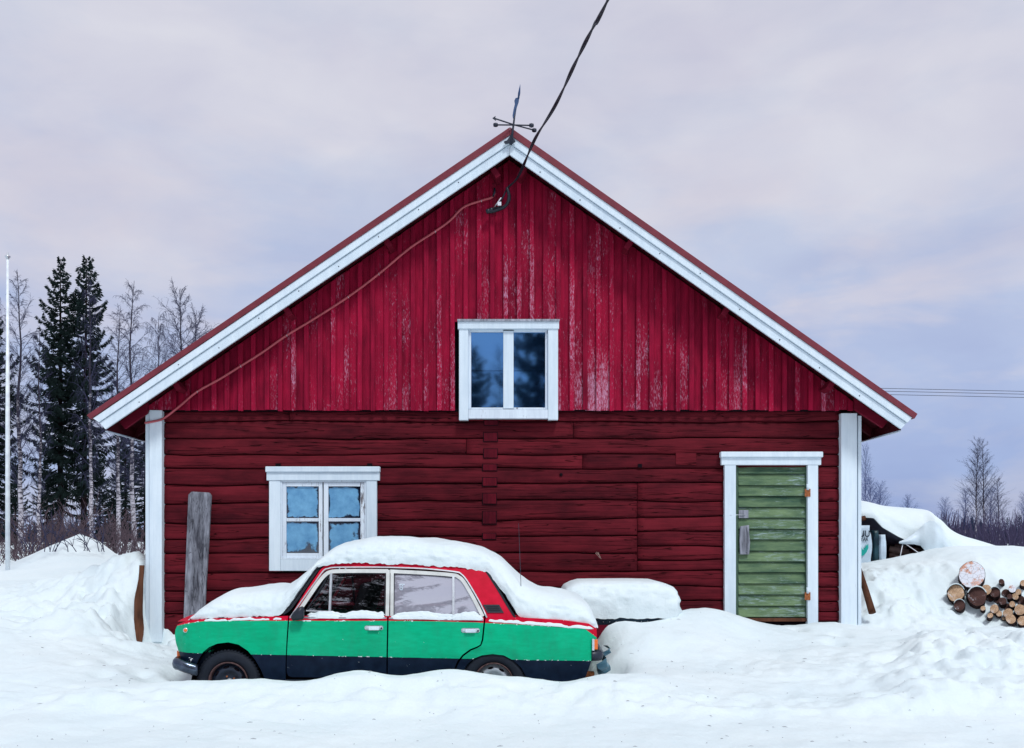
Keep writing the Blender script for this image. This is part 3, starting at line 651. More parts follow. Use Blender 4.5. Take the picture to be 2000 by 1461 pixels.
for a, b in ((920.2, 982.8), (1003.2, 1064.8)):
    wpart(uwin, 'sash_rail', a, b, 642.5, 648.5, 12.312, 12.366, M['white']); wpart(uwin, 'sash_rail', a, b, 796, 799.2, 12.30, 12.366, M['whiteold'])
    wpart(uwin, 'pane', a, b, 648.7, 724, 12.345, 12.35, M['pane'], 0); wpart(uwin, 'pane', a, b, 724.8, 795.8, 12.349, 12.354, M['pane'], 0)
# ---- lower window
lw = pbox(548, 716, 938.5, 1093, 12.41, 12.425).build('lower_window', M['dark'], barn)
wpart(lw, 'drip_cap', 518, 741.5, 911, 921.8, 12.30, 12.395, M['white'], .006)
wpart(lw, 'casing_board', 520.5, 741, 922, 938.3, 12.325, 12.395, M['white'])
wpart(lw, 'casing_board', 525.5, 547.4, 938.6, 1115, 12.335, 12.395, M['white'])
wpart(lw, 'casing_board', 715.2, 735.7, 938.6, 1115, 12.335, 12.395, M['white'])
wpart(lw, 'casing_board', 547.7, 714.9, 1092.5, 1115, 12.335, 12.395, M['white'])
wpart(lw, 'sill', 547.7, 714.9, 1089, 1092.2, 12.34, 12.40, M['whiteold'])
for a, b in ((547.7, 551.3), (711.5, 714.9)): wpart(lw, 'frame_post', a, b, 938.6, 1089, 12.348, 12.40, M['whiteold'])
wpart(lw, 'frame_head', 551.6, 711.2, 938.6, 941.5, 12.348, 12.40, M['whiteold'])
for a, b in ((551.7, 629.5), (632, 711.2)):
    g0, g1 = (559, 622.5) if a < 600 else (641, 704)
    wpart(lw, 'sash_stile', a, g0, 942, 1089, 12.36, 12.402, M['whiteold']); wpart(lw, 'sash_stile', g1, b, 942, 1089, 12.36, 12.402, M['whiteold'])
    wpart(lw, 'sash_rail', g0+.2, g1-.2, 942, 950, 12.361, 12.402, M['whiteold']); wpart(lw, 'sash_rail', g0+.2, g1-.2, 1080.5, 1089, 12.361, 12.402, M['whiteold'])
    wpart(lw, 'glazing_bar', g0+.2, g1-.2, 1012, 1018.5, 12.363, 12.402, M['whiteold'])
    wpart(lw, 'pane', g0+.2, g1-.2, 950.2, 1011.8, 12.385, 12.39, M['frostpane'], 0); wpart(lw, 'pane', g0+.2, g1-.2, 1018.7, 1080.3, 12.386, 12.391, M['frostpane'], 0)
# ---- door
dr = pbox(1437.9, 1577, 908.5, 1207, 12.43, 12.47).build('door', M['greend'], barn)
wpart(dr, 'casing_board', 1409, 1604, 893.3, 908, 12.33, 12.40, M['white'])
wpart(dr, 'drip_cap', 1408, 1608, 882, 893, 12.30, 12.40, M['white'], .008)
wpart(dr, 'casing_board', 1415.4, 1437.5, 908.3, 1235, 12.335, 12.42, M['white'])
wpart(dr, 'casing_board', 1577.6, 1598, 908.3, 1235, 12.335, 12.42, M['white'])
wpart(dr, 'edge_board', 1437.8, 1442, 911, 1207, 12.395, 12.429, M['greend']); wpart(dr, 'edge_board', 1573, 1577.2, 911, 1207, 12.39, 12.429, M['greend'])
DB = [911, 926, 948.6, 969.4, 991, 1012, 1033.7, 1054.4, 1076.5, 1097.5, 1118.7, 1140.5, 1161.8, 1184, 1206]
for k in range(14):
    zt, zb = PZ(DB[k]+.8, 12.4), PZ(DB[k+1]-.6, 12.4); x0, x1 = PX(1442.3, 12.4), PX(1572.8, 12.4); m = MB()
    tb = random.uniform(-.003, .003)
    m.add([(x0,12.416,zt),(x1,12.416,zt),(x1,12.386,zb+.006+tb),(x0,12.386,zb+.006),(x0,12.392,zb),(x1,12.392,zb+tb),(x0,12.428,zt),(x1,12.428,zt),(x0,12.428,zb),(x1,12.428,zb)],
          [(0,1,2,3),(3,2,5,4),(6,7,1,0),(4,5,9,8),(0,3,4,8,6),(1,7,9,5,2)])
    m.build('door_plank', M['green'], dr)
wpart(dr, 'threshold', 1442, 1577, 1207.5, 1214, 12.37, 12.46, M['bark_brown'])
MB().prism([(PX(a, 12.36), PZ(b, 12.36)) for a, b in ((1446,1028),(1463,1025.5),(1463,1040),(1465,1060),(1463,1083),(1446,1083),(1444.5,1055))], 12.355, 12.388).build('handle_board', M['grey'], dr, bevel=.003)
MB().tube([P(1458,1030,12.352), P(1461.5,1042,12.345), P(1462,1058,12.345), P(1458,1078,12.352)], .008, 6).build('handle_ridge', M['grey'], dr)
wpart(dr, 'latch_plate', 1443, 1462, 996, 1012, 12.378, 12.391, M['grey'])
MB().tube([P(1426,1006.5,12.333), P(1440,1005.5,12.36), P(1455,1006,12.372)], .0045, 6).build('latch_wire', M['steel'], dr)
for yy in (947, 1149):
    m = pbox(1572, 1583, yy+8, yy+23, 12.325, 12.334); m.build('hinge', M['rust'], dr)
    MB().lathe([(.0001,0),(.016,0),(.016,.075),(.0001,.075)], P(1577.5, yy+10, 12.325), (0,0,1), 10).build('hinge_pin', M['white'], dr)
# wire on the wall
cpts = [(967,378),(960,386),(940,392),(905,405),(880,430),(850,452),(800,485),(740,535),(680,580),(610,625),(560,655),(510,690),(470,715),(430,740),(385,765),(355,790),(330,810),(316,819),(300,823),(283,826)]
def smooth_path(pts, n=4):
    pts = [Vector(p) for p in pts]; out = []
    for i in range(len(pts)-1):
        p0, p1, p2, p3 = pts[max(i-1,0)], pts[i], pts[i+1], pts[min(i+2, len(pts)-1)]
        for k in range(n):
            t = k/n; out.append(.5*((2*p1)+(p2-p0)*t+(2*p0-5*p1+4*p2-p3)*t*t+(3*p1-p0-3*p2+p3)*t**3))
    return out+[pts[-1]]
MB().tube(smooth_path([P(a, b, 12.285 if a > 318 else 12.31) for a, b in cpts]), .0145, 8).build('wall_cable', M['conduit'], barn)
for a, b in ((940,392),(850,452),(740,535),(680,580),(560,655),(470,715),(385,765)): MB().tube([P(a-1,b-3,12.292), P(a,b,12.266), P(a+1,b+3,12.292)], .004, 5).build('cable_clip', M['steel'], barn)
# bracket with insulator and cable knot
br = pbox(962, 969, 358, 420, 12.28, 12.303).build('cable_bracket', M['redtrim'], barn)
MB().tube([P(966,368,12.27), P(966,376,12.24), P(963,384,12.27)], .012, 8).build('hook', M['iron'], br)
MB().lathe([(.0001,-.04),(.028,-.035),(.03,0),(.02,.01),(.03,.02),(.028,.05),(.0001,.055)], P(955,412,12.22), (.9,-.1,.3), 12).build('insulator', M['plastic'], br)
MB().tube(smooth_path([P(*q) for q in ((990,367,12.1),(994,380,12.1),(992,395,12.12),(984,405,12.16),(972,410,12.2),(958,414,12.22),(950,412,12.22))]), .020, 8).build('cable_loop', M['cable'], br)
MB().tube(smooth_path([P(*q) for q in ((993,372,12.12),(996,388,12.16),(988,402,12.2),(970,406,12.24),(955,409,12.25))]), .014, 8).build('cable_loop', M['cable'], br)
MB().tube([P(988,372,12.12), P(983,384,12.16), P(975,398,12.2)], .010, 6).build('tension_clamp', M['iron'], br)
pbox(972, 979, 394, 401, 12.17, 12.2).build('clamp_block', M['ropewhite'], br)
MB().tube([P(979,386,12.15), P(972,396,12.18), P(966,404,12.25)], .007, 6).build('wire_tail', M['ropewhite'], br)
# ------------------------------------------------------------------ overhead cable
im = [(990,368,12.12),(1012,345,11.9),(1035,293,11.3),(1050,262,10.9),(1085,205,10.2),(1125,120,9.2),(1160,50,8.5),(1187,0,8.0)]
path = [P(*q) for q in im]; e = path[-1]; dv = (path[-1]-path[-2]).normalized()
path += [Vector((1.30, 5.0, 6.08)), Vector((2.1, 0.5, 6.35)), Vector((3.0, -5.0, 6.9)), Vector((3.62, -8.9, 7.38))]
pth = smooth_path(path, 10); ln = [0]
for a, b in zip(pth, pth[1:]): ln.append(ln[-1]+(b-a).length)
fine = []; 
for s_ in np.arange(0, ln[-1], .035):
    i = max(0, min(len(ln)-2, int(np.searchsorted(ln, s_))-1)); t = (s_-ln[i])/(ln[i+1]-ln[i]); fine.append((pth[i].lerp(pth[i+1], t), s_))
pl = empty('power_line', tuple(path[0]), 'black twisted power cable rising from the gable bracket out of the top of the picture', 'power cable')
for ph in (0, math.pi):
    pts = []
    for p, s_ in fine:
        a = ph + s_*4.6 + .8*math.sin(s_*1.7); pts.append(p + Vector((math.cos(a)*.0090, 0, math.sin(a)*.0090)))
    MB().tube(pts, .0102, 6).build('strand', M['cable'], pl)
# ------------------------------------------------------------------ weather vane
wv = empty('weather_vane', tuple(P(997, 281, 11.92)), 'dark iron weather vane with compass arms on the roof peak', 'weather vane')
MB().prism([(PX(a, 11.9), PZ(b, 11.9)) for a, b in ((999,262),(995,268),(990,275),(984,277),(986,281),(994,280),(998,284),(1003,279),(1007,277),(1003,271),(1002,262))], 11.885, 11.91).build('base_plate', M['iron'], wv, bevel=.002)
MB().tube([P(998,281,11.88), P(1001.5,255,11.9), P(1004,235,11.9), P(1007,212,11.9)], [.016,.013,.011,.008], 8).build('pole', M['iron'], wv)
for pts in (((965,231,11.65),(1003,243.5,11.9),(1044,254.5,12.15)), ((968,244,11.95),(1003,244.2,11.9),(1038,245,11.85))):
    MB().tube([P(*q) for q in pts], .0085, 6).build('compass_arm', M['iron'], wv)
for q in ((968,244,11.95),(1038,245,11.85),(1043.5,254.5,12.15)): MB().lathe([(.0001,-.03),(.02,-.025),(.026,0),(.02,.025),(.0001,.03)], P(*q), (1,0,0), 10).build('arm_knob', M['iron'], wv)
MB().prism([(PX(a,11.65),PZ(b,11.65)) for a, b in ((962,231),(968,227),(967,231),(969,236))], 11.64, 11.66).build('arrow_tip', M['iron'], wv)
vp = [(1005.5,226),(1002,232),(1001,226),(1003,214),(1005.5,204),(1004.5,197),(1007,192),(1011,191),(1014,193),(1013,200),(1009.5,210),(1008,218),(1007,226)]
MB().prism([(PX(a,11.9),PZ(b,11.9)) for a, b in vp], 11.893, 11.903).build('vane_plate', M['vane'], wv)
MB().tube([P(1012.5,193,11.9),P(1014,182,11.88),P(1015,174,11.86),P(1016,165,11.85)], [.012,.016,.010,.002], 6).build('vane_tail', M['vane'], wv)
# ------------------------------------------------------------------ things leaning on the wall
m = MB()
m.add([P(358,1212,12.12),P(398,1212,12.12),P(412,968,12.30),P(408,962,12.305),P(374,960,12.305),P(367.5,966,12.30)], [(0,1,2,3,4,5)])
pv = m.v[:]; m.add([(x, y+.05, z) for x, y, z in pv], [(5,4,3,2,1,0)]); m.f += [(i, (i+1)%6, 6+(i+1)%6, 6+i) for i in range(6)]; m.m += [0]*6; m.smooth += [False]*6
m.build('weathered_plank', M['grey'], None, bevel=.006, label='tall grey weathered plank leaning on the log wall left of the lower window', cat='plank')
rows = []
for i in range(12):
    t = i/11; cx_ = 266+11*t+1.2*math.sin(t*9); cy_ = 1254-150*t; wd = (11-6.5*t)*(1+.10*math.sin(t*13)); c = P(cx_, cy_, 12.15+.12*t); rr = wd*12.2/F
    rows.append([Vector((c.x+rr*math.cos(a)*(1+.2*math.sin(3*a+t*5)), c.y+rr*.55*math.sin(a), c.z)) for a in [2*math.pi*k/10 for k in range(11)]])
MB().grid(rows).build('bark_slab', M['bark_brown'], None, label='split brown bark slab standing against the left corner board', cat='log slab')
MB().tube([P(1678,1112,12.62),P(1690,1150,12.5),P(1704,1197,12.35)], [.034,.040,.046], 9).build('leaning_post', M['bark_brown'], None, label='brown wooden post leaning on the right corner of the barn', cat='post')
# small straw bits stuck in the wall
st = empty('straw_tuft', tuple(P(1168,1085,12.38)), 'tiny dry straw tuft hanging from a crack in the log wall', 'straw')
for q in ((1163,1080,1172,1090),(1168,1079,1174,1092),(1165,1078,1169,1084)): MB().tube([P(q[0],q[1],12.37),P(q[2],q[3],12.35)], .004, 4).build('stalk', M['fire'], st)
# ------------------------------------------------------------------ car
YC = 10.3
CR = (-1.2, YC, 0.0)
car = empty('parked_car', CR, 'old four door saloon painted red, green and dark blue, half buried in snow', 'car')
XN, XT = -3.205, .80
WH = ((PX(445, 9.52), .304), (PX(964, 9.52), .298))
def halfw(x, z):
    if z < .95: w_ = .795 - .034*((z-.62)/.35)**2
    else: t = (z-.95)/.45; w_ = .7635 - .145*t - .02*t*t
    d = max(0, x-XN); w_ -= .05*math.exp(-d/.22) + .09*max(0, 1-d/.10)**2
    d = max(0, XT-x); w_ -= .045*math.exp(-d/.22) + .06*max(0, 1-d/.08)**2
    for wx, wz_ in WH:
        r_ = math.hypot(x-wx, (z-wz_)); 
        if z > wz_-.05: w_ += .016*math.exp(-((r_-.375)/.028)**2)
    return w_
def cxz(px, py, off=0.0):
    Y = 9.55
    for _ in range(6):
        x = (px-CX)*Y/F; z = CZ+(HY-py)*Y/F; Y = YC-halfw(x, z)-off
    return x, z
def inside(poly, x, y):
    c = False; n = len(poly)
    for i in range(n):
        (x1, y1), (x2, y2) = poly[i], poly[i-1]
        if (y1 > y) != (y2 > y) and x < (x2-x1)*(y-y1)/(y2-y1)+x1: c = not c
    return c
def panel(name, out_px, mt, parent=car, off=0.0, thick=.018, grid=.07, far=True, **tags):
    o = [cxz(a, b, off) for a, b in out_px]; pts = []
    for i in range(len(o)):
        a, b = o[i], o[(i+1) % len(o)]; n = max(1, int(math.hypot(a[0]-b[0], a[1]-b[1])/.05))
        pts += [(a[0]+(b[0]-a[0])*k/n, a[1]+(b[1]-a[1])*k/n) for k in range(n)]
    nb = len(pts); xs = [p[0] for p in pts]; zs = [p[1] for p in pts]; inner = []
    gxx = np.arange(min(xs)+.01, max(xs), grid); gzz = np.arange(min(zs)+.01, max(zs), grid*.6)
    bp = np.array(pts)
    for gx_ in gxx:
        for gz_ in gzz:
            if inside(pts, gx_, gz_) and np.min(np.hypot(bp[:,0]-gx_, bp[:,1]-gz_)) > .016: inner.append((gx_, gz_))
    allp = pts+inner
    vo, eo, fo, *_ = delaunay_2d_cdt([Vector(p) for p in allp], [(i, (i+1) % nb) for i in range(nb)], [list(range(nb))], 1, 1e-6)
    res = []
    for side in ((-1, 1) if far else (-1,)):
        m = MB(); vs = [(v.x, YC+side*(halfw(v.x, v.y)+off), v.y) for v in vo]; m.add(vs, [tuple(f) for f in fo], True)
        rim = [(x, YC+side*(halfw(x, z)+off), z) for x, z in pts]; ins = [(x, y-side*thick, z) for x, y, z in rim]
        m.add(rim+ins, [(i, (i+1) % nb, nb+(i+1) % nb, nb+i) for i in range(nb)], False)
        ob = m.build(name, mt, parent, fix=False); me_ = ob.data
        bm = bmesh.new(); bm.from_mesh(me_)
        for f in bm.faces:
            if f.smooth and f.normal.y*side < 0: f.normal_flip()
        bm.to_mesh(me_); bm.free(); tag(ob, **tags); res.append(ob)
    return res
def ribbon(name, path, wpx, mt, off=.004, th=.012, far=True, parent=car):
    """narrow strip following the body surface"""
    q = smooth_path([Vector((a, b, 0)) for a, b in path], 3)
    for side in ((-1, 1) if far else (-1,)):
        rows = []
        for i, p in enumerate(q):
            t = (q[min(i+1, len(q)-1)]-q[max(i-1, 0)]).normalized(); nn = Vector((-t.y, t.x, 0))*wpx*.5
            r = []
            for s_, o_ in ((-1, -th), (-1, off), (1, off), (1, -th)):
                x, z = cxz(p.x+nn.x*s_, p.y+nn.y*s_); r.append((x, YC+side*(halfw(x, z)+o_), z))
            rows.append(r)
        m = MB(); m.grid(rows, False); n = len(rows)
        m.f += [(0,1,2,3), tuple((n-1)*4+j for j in (3,2,1,0))]; m.m += [0,0]; m.smooth += [False, False]
        m.build(name, mt, parent)
panel('front_fender', [(372,1211),(358,1215),(347,1220),(342.5,1230),(341.5,1240),(343.5,1255),(348.5,1271),(353,1285),(362,1304),(373.5,1319),(380,1314),(383,1300),(388,1287),(396,1274),(408,1264),(424,1257),(446,1254.5),(466,1259),(484,1271),(498,1288),(509,1307),(519,1331),(557,1331),(557.8,1320),(557.5,1300),(562,1211),(563,1203),(480,1206),(420,1208)], M['paint'])
fd = panel('front_door', [(565,1203),(565,1211),(560,1290),(560,1312),(563,1320),(570,1322.5),(754.5,1325),(755.5,1240),(756.3,1203)], M['paint'])
rd = panel('rear_door', [(759,1203),(758.5,1240),(757.3,1326),(884,1327),(887,1307),(893,1292),(903,1279),(918,1268),(931,1263),(938,1259),(941,1249),(945.5,1206)], M['paint'])
panel('rear_fender', [(949,1205),(948,1211),(944,1250),(940,1261),(932,1266),(920,1271),(905,1282),(896,1294),(890,1308),(887,1329),(901,1329),(905,1311),(913,1297),(926,1286),(941,1280),(962,1277.5),(984,1280),(1003,1290),(1018,1304),(1031,1328),(1060,1332),(1110,1333),(1143,1324),(1150,1306),(1156,1287),(1162,1262),(1166,1240),(1165,1228),(1150,1218),(1100,1211),(1050,1208),(1000,1205)], M['paint'])
panel('sill', [(519,1329),(557,1327),(887,1331),(900,1333),(898,1340),(522,1339)], M['rimdark'], off=-.012)
panel('roof_pillar', [(567,1204),(573,1204),(634,1115),(655,1109.5),(762,1109.5),(830,1112),(889,1117.5),(900,1122),(910,1133),(928,1157),(951,1205),(1006,1205),(985,1170),(958,1127),(948,1115),(930,1109),(880,1105),(800,1101),(700,1098),(650,1100),(634,1105),(624,1115),(600,1150)], M['paint'], off=-.004)
# glass
gl1 = panel('window_glass', [(598,1193),(643,1122),(752,1120),(752,1196),(620,1197)], M['glass'], off=-.016, thick=.004)
gl2 = panel('window_glass', [(768.5,1119),(884,1126),(898,1131),(914,1156),(937,1200),(768,1200)], M['glassfrost'], off=-.016, thick=.004)
ribbon('drip_rail', [(568,1204),(590,1173),(615,1138),(632,1114.5),(642,1110),(655,1108),(710,1107.5),(762,1108),(830,1110.5),(889,1116.5),(901,1121),(911,1132),(924,1153),(939,1180),(951,1206)], 2.4, M['chrome'], .012)
ribbon('door_frame', [(577,1203),(600,1170),(622,1138),(636,1122),(646,1117),(660,1115.5),(710,1115),(758,1115.5)], 7.5, M['cream'], .003)
ribbon('door_frame', [(757.8,1113),(757.5,1150),(756.5,1203)], 7.0, M['cream'], .004)
ribbon('door_frame', [(766,1113),(765.8,1150),(765.5,1203)], 6.5, M['cream'], .004)
ribbon('door_frame', [(762,1115.7),(830,1119),(884,1123),(896,1127),(905,1135),(918,1156),(931,1180),(943,1204)], 7.0, M['cream'], .003)
ribbon('window_divider', [(647,1119),(645.5,1150),(643.5,1199)], 4.2, M['chrome'], .004)
ribbon('window_divider', [(885.5,1124),(885.5,1160),(885.5,1201)], 4.2, M['chrome'], .004)
ribbon('window_seal', [(654,1120),(700,1119.7),(752,1119.8)], 1.8, M['rubber'], .002); ribbon('window_seal', [(769,1120),(830,1122),(883,1126.5)], 1.8, M['rubber'], .002)
ribbon('window_seal', [(752.6,1120),(752,1160),(750.5,1199)], 1.6, M['rubber'], .002); ribbon('window_seal', [(770,1120),(769.5,1160),(769,1199)], 1.6, M['rubber'], .002)
ribbon('vent_frame', [(598,1193),(622,1156),(641,1124)], 2.0, M['rubber'], .003); ribbon('vent_frame', [(598,1192.5),(620,1193.5),(640,1194)], 2.2, M['chrome'], .006)
ribbon('windshield_seal', [(553,1199),(566,1190),(580,1171),(600,1142),(618,1116),(629,1104)], 4.0, M['rubber'], -.004, .03)
ribbon('rear_window_seal', [(950,1116),(958,1128),(975,1155),(992,1184),(1006,1206)], 4.0, M['rubber'], .0, .03)
ribbon('belt_moulding', [(566,1205.5),(660,1206.5),(755,1207)], 3.0, M['chrome'], .006)
ribbon('belt_moulding', [(760,1207.5),(850,1209),(944,1211)], 3.0, M['chrome'], .006)
vg = panel('vent_grille', [(943,1181),(975,1181),(984,1197),(952,1197)], M['plastic'], off=.006, far=False)
for k in range(3): ribbon('vent_slat', [(950+k*1.6,1184.5+k*3.6),(974+k*1.6,1184.5+k*3.6)], 1.1, M['rubber'], .011, .004, False)
def cyl(name, px, py, r, mt, y0, y1, n=20, par=car):
    x, z = cxz(px, py); y = YC-halfw(x, z)
    return MB().lathe([(.0001,-y0),(r*.8,-y0),(r,-y0*.5),(r,y1)], (x, y, z), (0,1,0), n).build(name, mt, par)
cyl('marker_bezel', 362.5, 1231, .024, M['chrome'], .006, .01); cyl('marker_lamp', 362.5, 1231, .017, M['orange'], .014, .01)
def handle(px, py, door):
    x, z = cxz(px, py); y = YC-halfw(x, z); m = MB(); m.box(x-.088, x+.088, y-.012, y+.004, z-.021, z+.021); h = m.build('door_handle', M['chrome'], door, bevel=.012)
    m = MB(); m.box(x-.05, x+.052, y-.034, y-.024, z-.022, z+.014); m.build('handle_grip', M['white'], h, bevel=.005)
    m = MB(); m.box(x-.05, x-.034, y-.026, y-.010, z-.006, z+.008); m.box(x+.036, x+.052, y-.026, y-.010, z-.006, z+.008); m.build('grip_mount', M['chrome'], h)
    MB().lathe([(.0001,-.018),(.009,-.018),(.009,0)], (x+.072, y, z-.004), (0,1,0), 10).build('lock', M['iron'], h)
handle(730.5, 1226, fd[0]); handle(919, 1231, rd[0])
# mirror
mr = empty('mirror', (0, 0, 0)); mr.parent = car; mr.location = (0,0,0)
bpy.data.objects.remove(mr)
x, z = cxz(586, 1197); y = YC-halfw(x, z)
m = MB(); pr = [(-.062,-.052),(-.045,-.068),(.045,-.056),(.055,-.03),(.053,.055),(.035,.068),(-.005,.052),(-.045,.01),(-.066,-.028)]
rows = []
for s_, yy in ((.0,-.13),(.75,-.125),(1,-.10),(1,-.06),(.8,-.035),(.0,-.03)): rows.append([(x+a*s_, y+yy, z+b*s_) for a, b in pr+pr[:1]])
m.grid(rows, True); m.build('side_mirror', M['plastic'], car)
MB().tube([(x-.04,y-.05,z-.05),(x-.055,y+.0,z-.055),(x-.06,y+.03,z-.05)], .018, 8).build('mirror_arm', M['plastic'], car)
# antenna
xa = PX(1019, 9.68); MB().tube([(xa,9.68,PZ(1209,9.68)),(xa-.006,9.68,PZ(1150,9.68)),(xa-.03,9.69,PZ(1022,9.68))], [.0038,.003,.0022], 5).build('antenna', M['iron'], car)
MB().tube([(xa,9.68,PZ(1211,9.68)),(xa-.003,9.68,PZ(1192,9.68))], [.015,.008], 8).build('antenna_base', M['plastic'], car)
# shell: hood, windshield, roof, rear window, boot lid, floor and end panels
BASE = [(368,1212),(400,1208),(480,1205),(553,1200),(566,1190),(580,1171),(600,1142),(622,1108),(640,1103),(700,1100),(800,1104),(880,1107),(938,1112),(950,1120),(980,1162),(1003,1199),(1012,1205),(1100,1213),(1160,1222),(1168,1230)]
def shell(name, a, b, mt, up=0.0):
    rows = []
    for k in range(9):
        px = a+(b-a)*k/8; x, z = cxz(px, interp(BASE, px)+2); hw = halfw(x, z)-.01
        rows.append([(x, YC+hw*v, z+up+.035*(1-v*v)) for v in (-1,-.8,-.5,0,.5,.8,1)])
    MB().grid(rows).build(name, mt, car)
shell('hood', 346, 556, M['paint']); shell('windshield', 557, 628, M['glass']); shell('roof', 629, 948, M['paint']); shell('rear_window', 949, 1005, M['glass']); shell('boot_lid', 1006, 1166, M['paint'])
m = MB(); m.box(XN+.12, XT-.12, YC-.56, YC+.56, .24, .80); m.build('underbody', M['dark'], car)
m = MB(); m.prism([(XN+.06,.84),(XN+.02,.78),(XN+.03,.62),(XN+.08,.48),(XN+.15,.36),(XN+.30,.36),(XN+.30,.84)], YC-.68, YC+.68); m.build('front_panel', M['paint'], car)
m = MB(); m.prism([(XT-.03,.82),(XT-.01,.74),(XT-.06,.50),(XT-.12,.34),(XT-.3,.34),(XT-.3,.82)], YC-.72, YC+.72); m.build('rear_panel', M['paint'], car)
for yy in (-.52, .52): MB().lathe([(.085,0),(.09,-.03),(.075,-.045),(.0001,-.06)], (XN+.03, YC+yy, .68), (1,0,0), 20).build('headlight', M['chrome'], car)
m = MB()
for k in range(9): m.box(XN+.0, XN+.02, YC-.40, YC+.40, .60+k*.02, .608+k*.02)
m.build('grille', M['plastic'], car)
def bumper(x0, sg, zc_, name):
    path = [(x0+sg*.30, YC-.80), (x0+sg*.16, YC-.82), (x0+sg*.05, YC-.80), (x0, YC-.70), (x0-sg*.03, YC-.3), (x0-sg*.03, YC+.3), (x0, YC+.70), (x0+sg*.05, YC+.80), (x0+sg*.16, YC+.82), (x0+sg*.30, YC+.80)]
    return MB().tube(smooth_path([Vector((a, b, zc_)) for a, b in path], 4), .036, 10, flatz=1.6)
b = bumper(XN-.02, 1, PZ(1297, 9.5), 'f'); 
for i, v in enumerate(b.v):
    t = max(0, (v[0]-(XN+.03))/.25); b.v[i] = (v[0]*1 if t == 0 else XN+.03+(v[0]-XN-.03)*.75, v[1], v[2]-.10*t*.6)
b.build('front_bumper', M['bumper'], car)
m = MB(); m.box(XN-.045, XN-.005, YC-.62, YC-.56, PZ(1298,9.6), PZ(1273,9.6)); m.build('bumper_guard', M['orange'], car, bevel=.004)
MB().tube(smooth_path([Vector(q) for q in ((XT-.04,YC-.72,.545),(XT+.02,YC-.70,.545),(XT+.055,YC-.6,.545),(XT+.07,YC,.545),(XT+.055,YC+.6,.545),(XT+.02,YC+.70,.545),(XT-.04,YC+.72,.545))], 4), .034, 10, flatz=1.5).build('rear_bumper', M['rimdark'], car)
for sd in (-1, 1):
    m = MB(); m.box(XT-.02, XT+.022, YC+sd*.68-.06, YC+sd*.68+.06, PZ(1269,9.55), PZ(1250,9.55)); tl = m.build('tail_light', M['orange'], car, bevel=.004)
    m = MB(); m.box(XT-.035, XT-.012, YC+sd*.69-.065, YC+sd*.69+.065, PZ(1271,9.55), PZ(1248,9.55)); m.build('lens_trim', M['chrome'], tl, bevel=.003)
m = MB(); m.box(XT-.12, XT+.01, YC-.5, YC-.42, .28, .36); m.build('tow_bracket', M['rust'], car, bevel=.006)
# arch liners and mud flap
for wx, wz_ in WH:
    for sd in (-1, 1):
        m = MB(); rows = []
        for k in range(15):
            a = math.pi*(-.08+1.16*k/14); rows.append([(wx+.355*math.cos(a), YC+sd*.58, wz_+.355*math.sin(a)), (wx+.355*math.cos(a), YC+sd*.765, wz_+.355*math.sin(a))])
        m.grid(rows); m.build('wheel_arch', M['dark'], car)
m = MB(); m.box(WH[1][0]+.31, WH[1][0]+.325, YC-.76, YC-.58, .12, .36); m.build('mud_flap', M['rubber'], car)
# wheels
def wheel(wx, wz_, sd, front):
    c = Vector((wx, YC+sd*.69, wz_)); ax = (0, sd, 0)
    if front: lab = 'black steel wheel with a rust coloured rim edge'
    else: lab = 'silver painted steel wheel with rusty edge'
    m = MB(); m.lathe([(.185,.055),(.195,.074),(.225,.088),(.262,.088),(.287,.076),(.300,.056),(.300,-.056),(.285,-.08),(.19,-.07),(.185,.055)], c, ax, 48)
    wh = m.build('wheel', M['tyre'], car); tag(wh, lab)
    t = MB()
    for k in range(56):
        a = 2*math.pi*k/56
        for r0, h0, h1_ in ((.292, .030, .080), ):
            u = Vector((math.cos(a), 0, math.sin(a))); v = Vector((-math.sin(a), 0, math.cos(a)))
            vs = [c+u*r+v*q+Vector((0, sd*h, 0)) for r, q, h in ((.290,-.009,.080),(.290,.009,.080),(.309,.007,.058),(.309,-.007,.058),(.304,-.009,-.05),(.304,.009,-.05))]
            t.add(vs, [(0,1,2,3),(3,2,5,4),(0,3,4),(1,5,2)])
    to = t.build('tread', M['tyre'], wh); to['kind'] = 'stuff'
    MB().lathe([(.186,.06),(.190,.085),(.180,.088),(.172,.070),(.170,.02)], c, ax, 40).build('rim_edge', M['rimrust'], wh)
    MB().lathe([(.172,.025),(.160,.028),(.150,.045),(.118,.060),(.100,.058),(.085,.035),(.06,.030),(.0001,.030)], c, ax, 40).build('rim', M['rimdark'] if front else M['silver'], wh)
    for k in range(8):
        a = 2*math.pi*k/8+.2; p = c+Vector((math.cos(a)*.135, sd*.050, math.sin(a)*.135)); tdir = Vector((-math.sin(a), 0, math.cos(a)))
        MB().tube([p-tdir*.026, p, p+tdir*.026], [.008,.013,.008], 8).build('rim_slot', M['dark'], wh)
    for k in range(4):
        a = 2*math.pi*k/4+.5; p = c+Vector((math.cos(a)*.05, sd*.036, math.sin(a)*.05)); MB().lathe([(.0001,.01),(.008,.01),(.009,-.008)], p, ax, 6).build('wheel_nut', M['rust'], wh)
    MB().lathe([(.0001,.058),(.018,.054),(.028,.036),(.028,.028)], c, ax, 16).build('hub_cap', M['silver'], wh)
for i, (wx, wz_) in enumerate(WH):
    for sd in (-1, 1): wheel(wx, wz_, sd, i == 0)
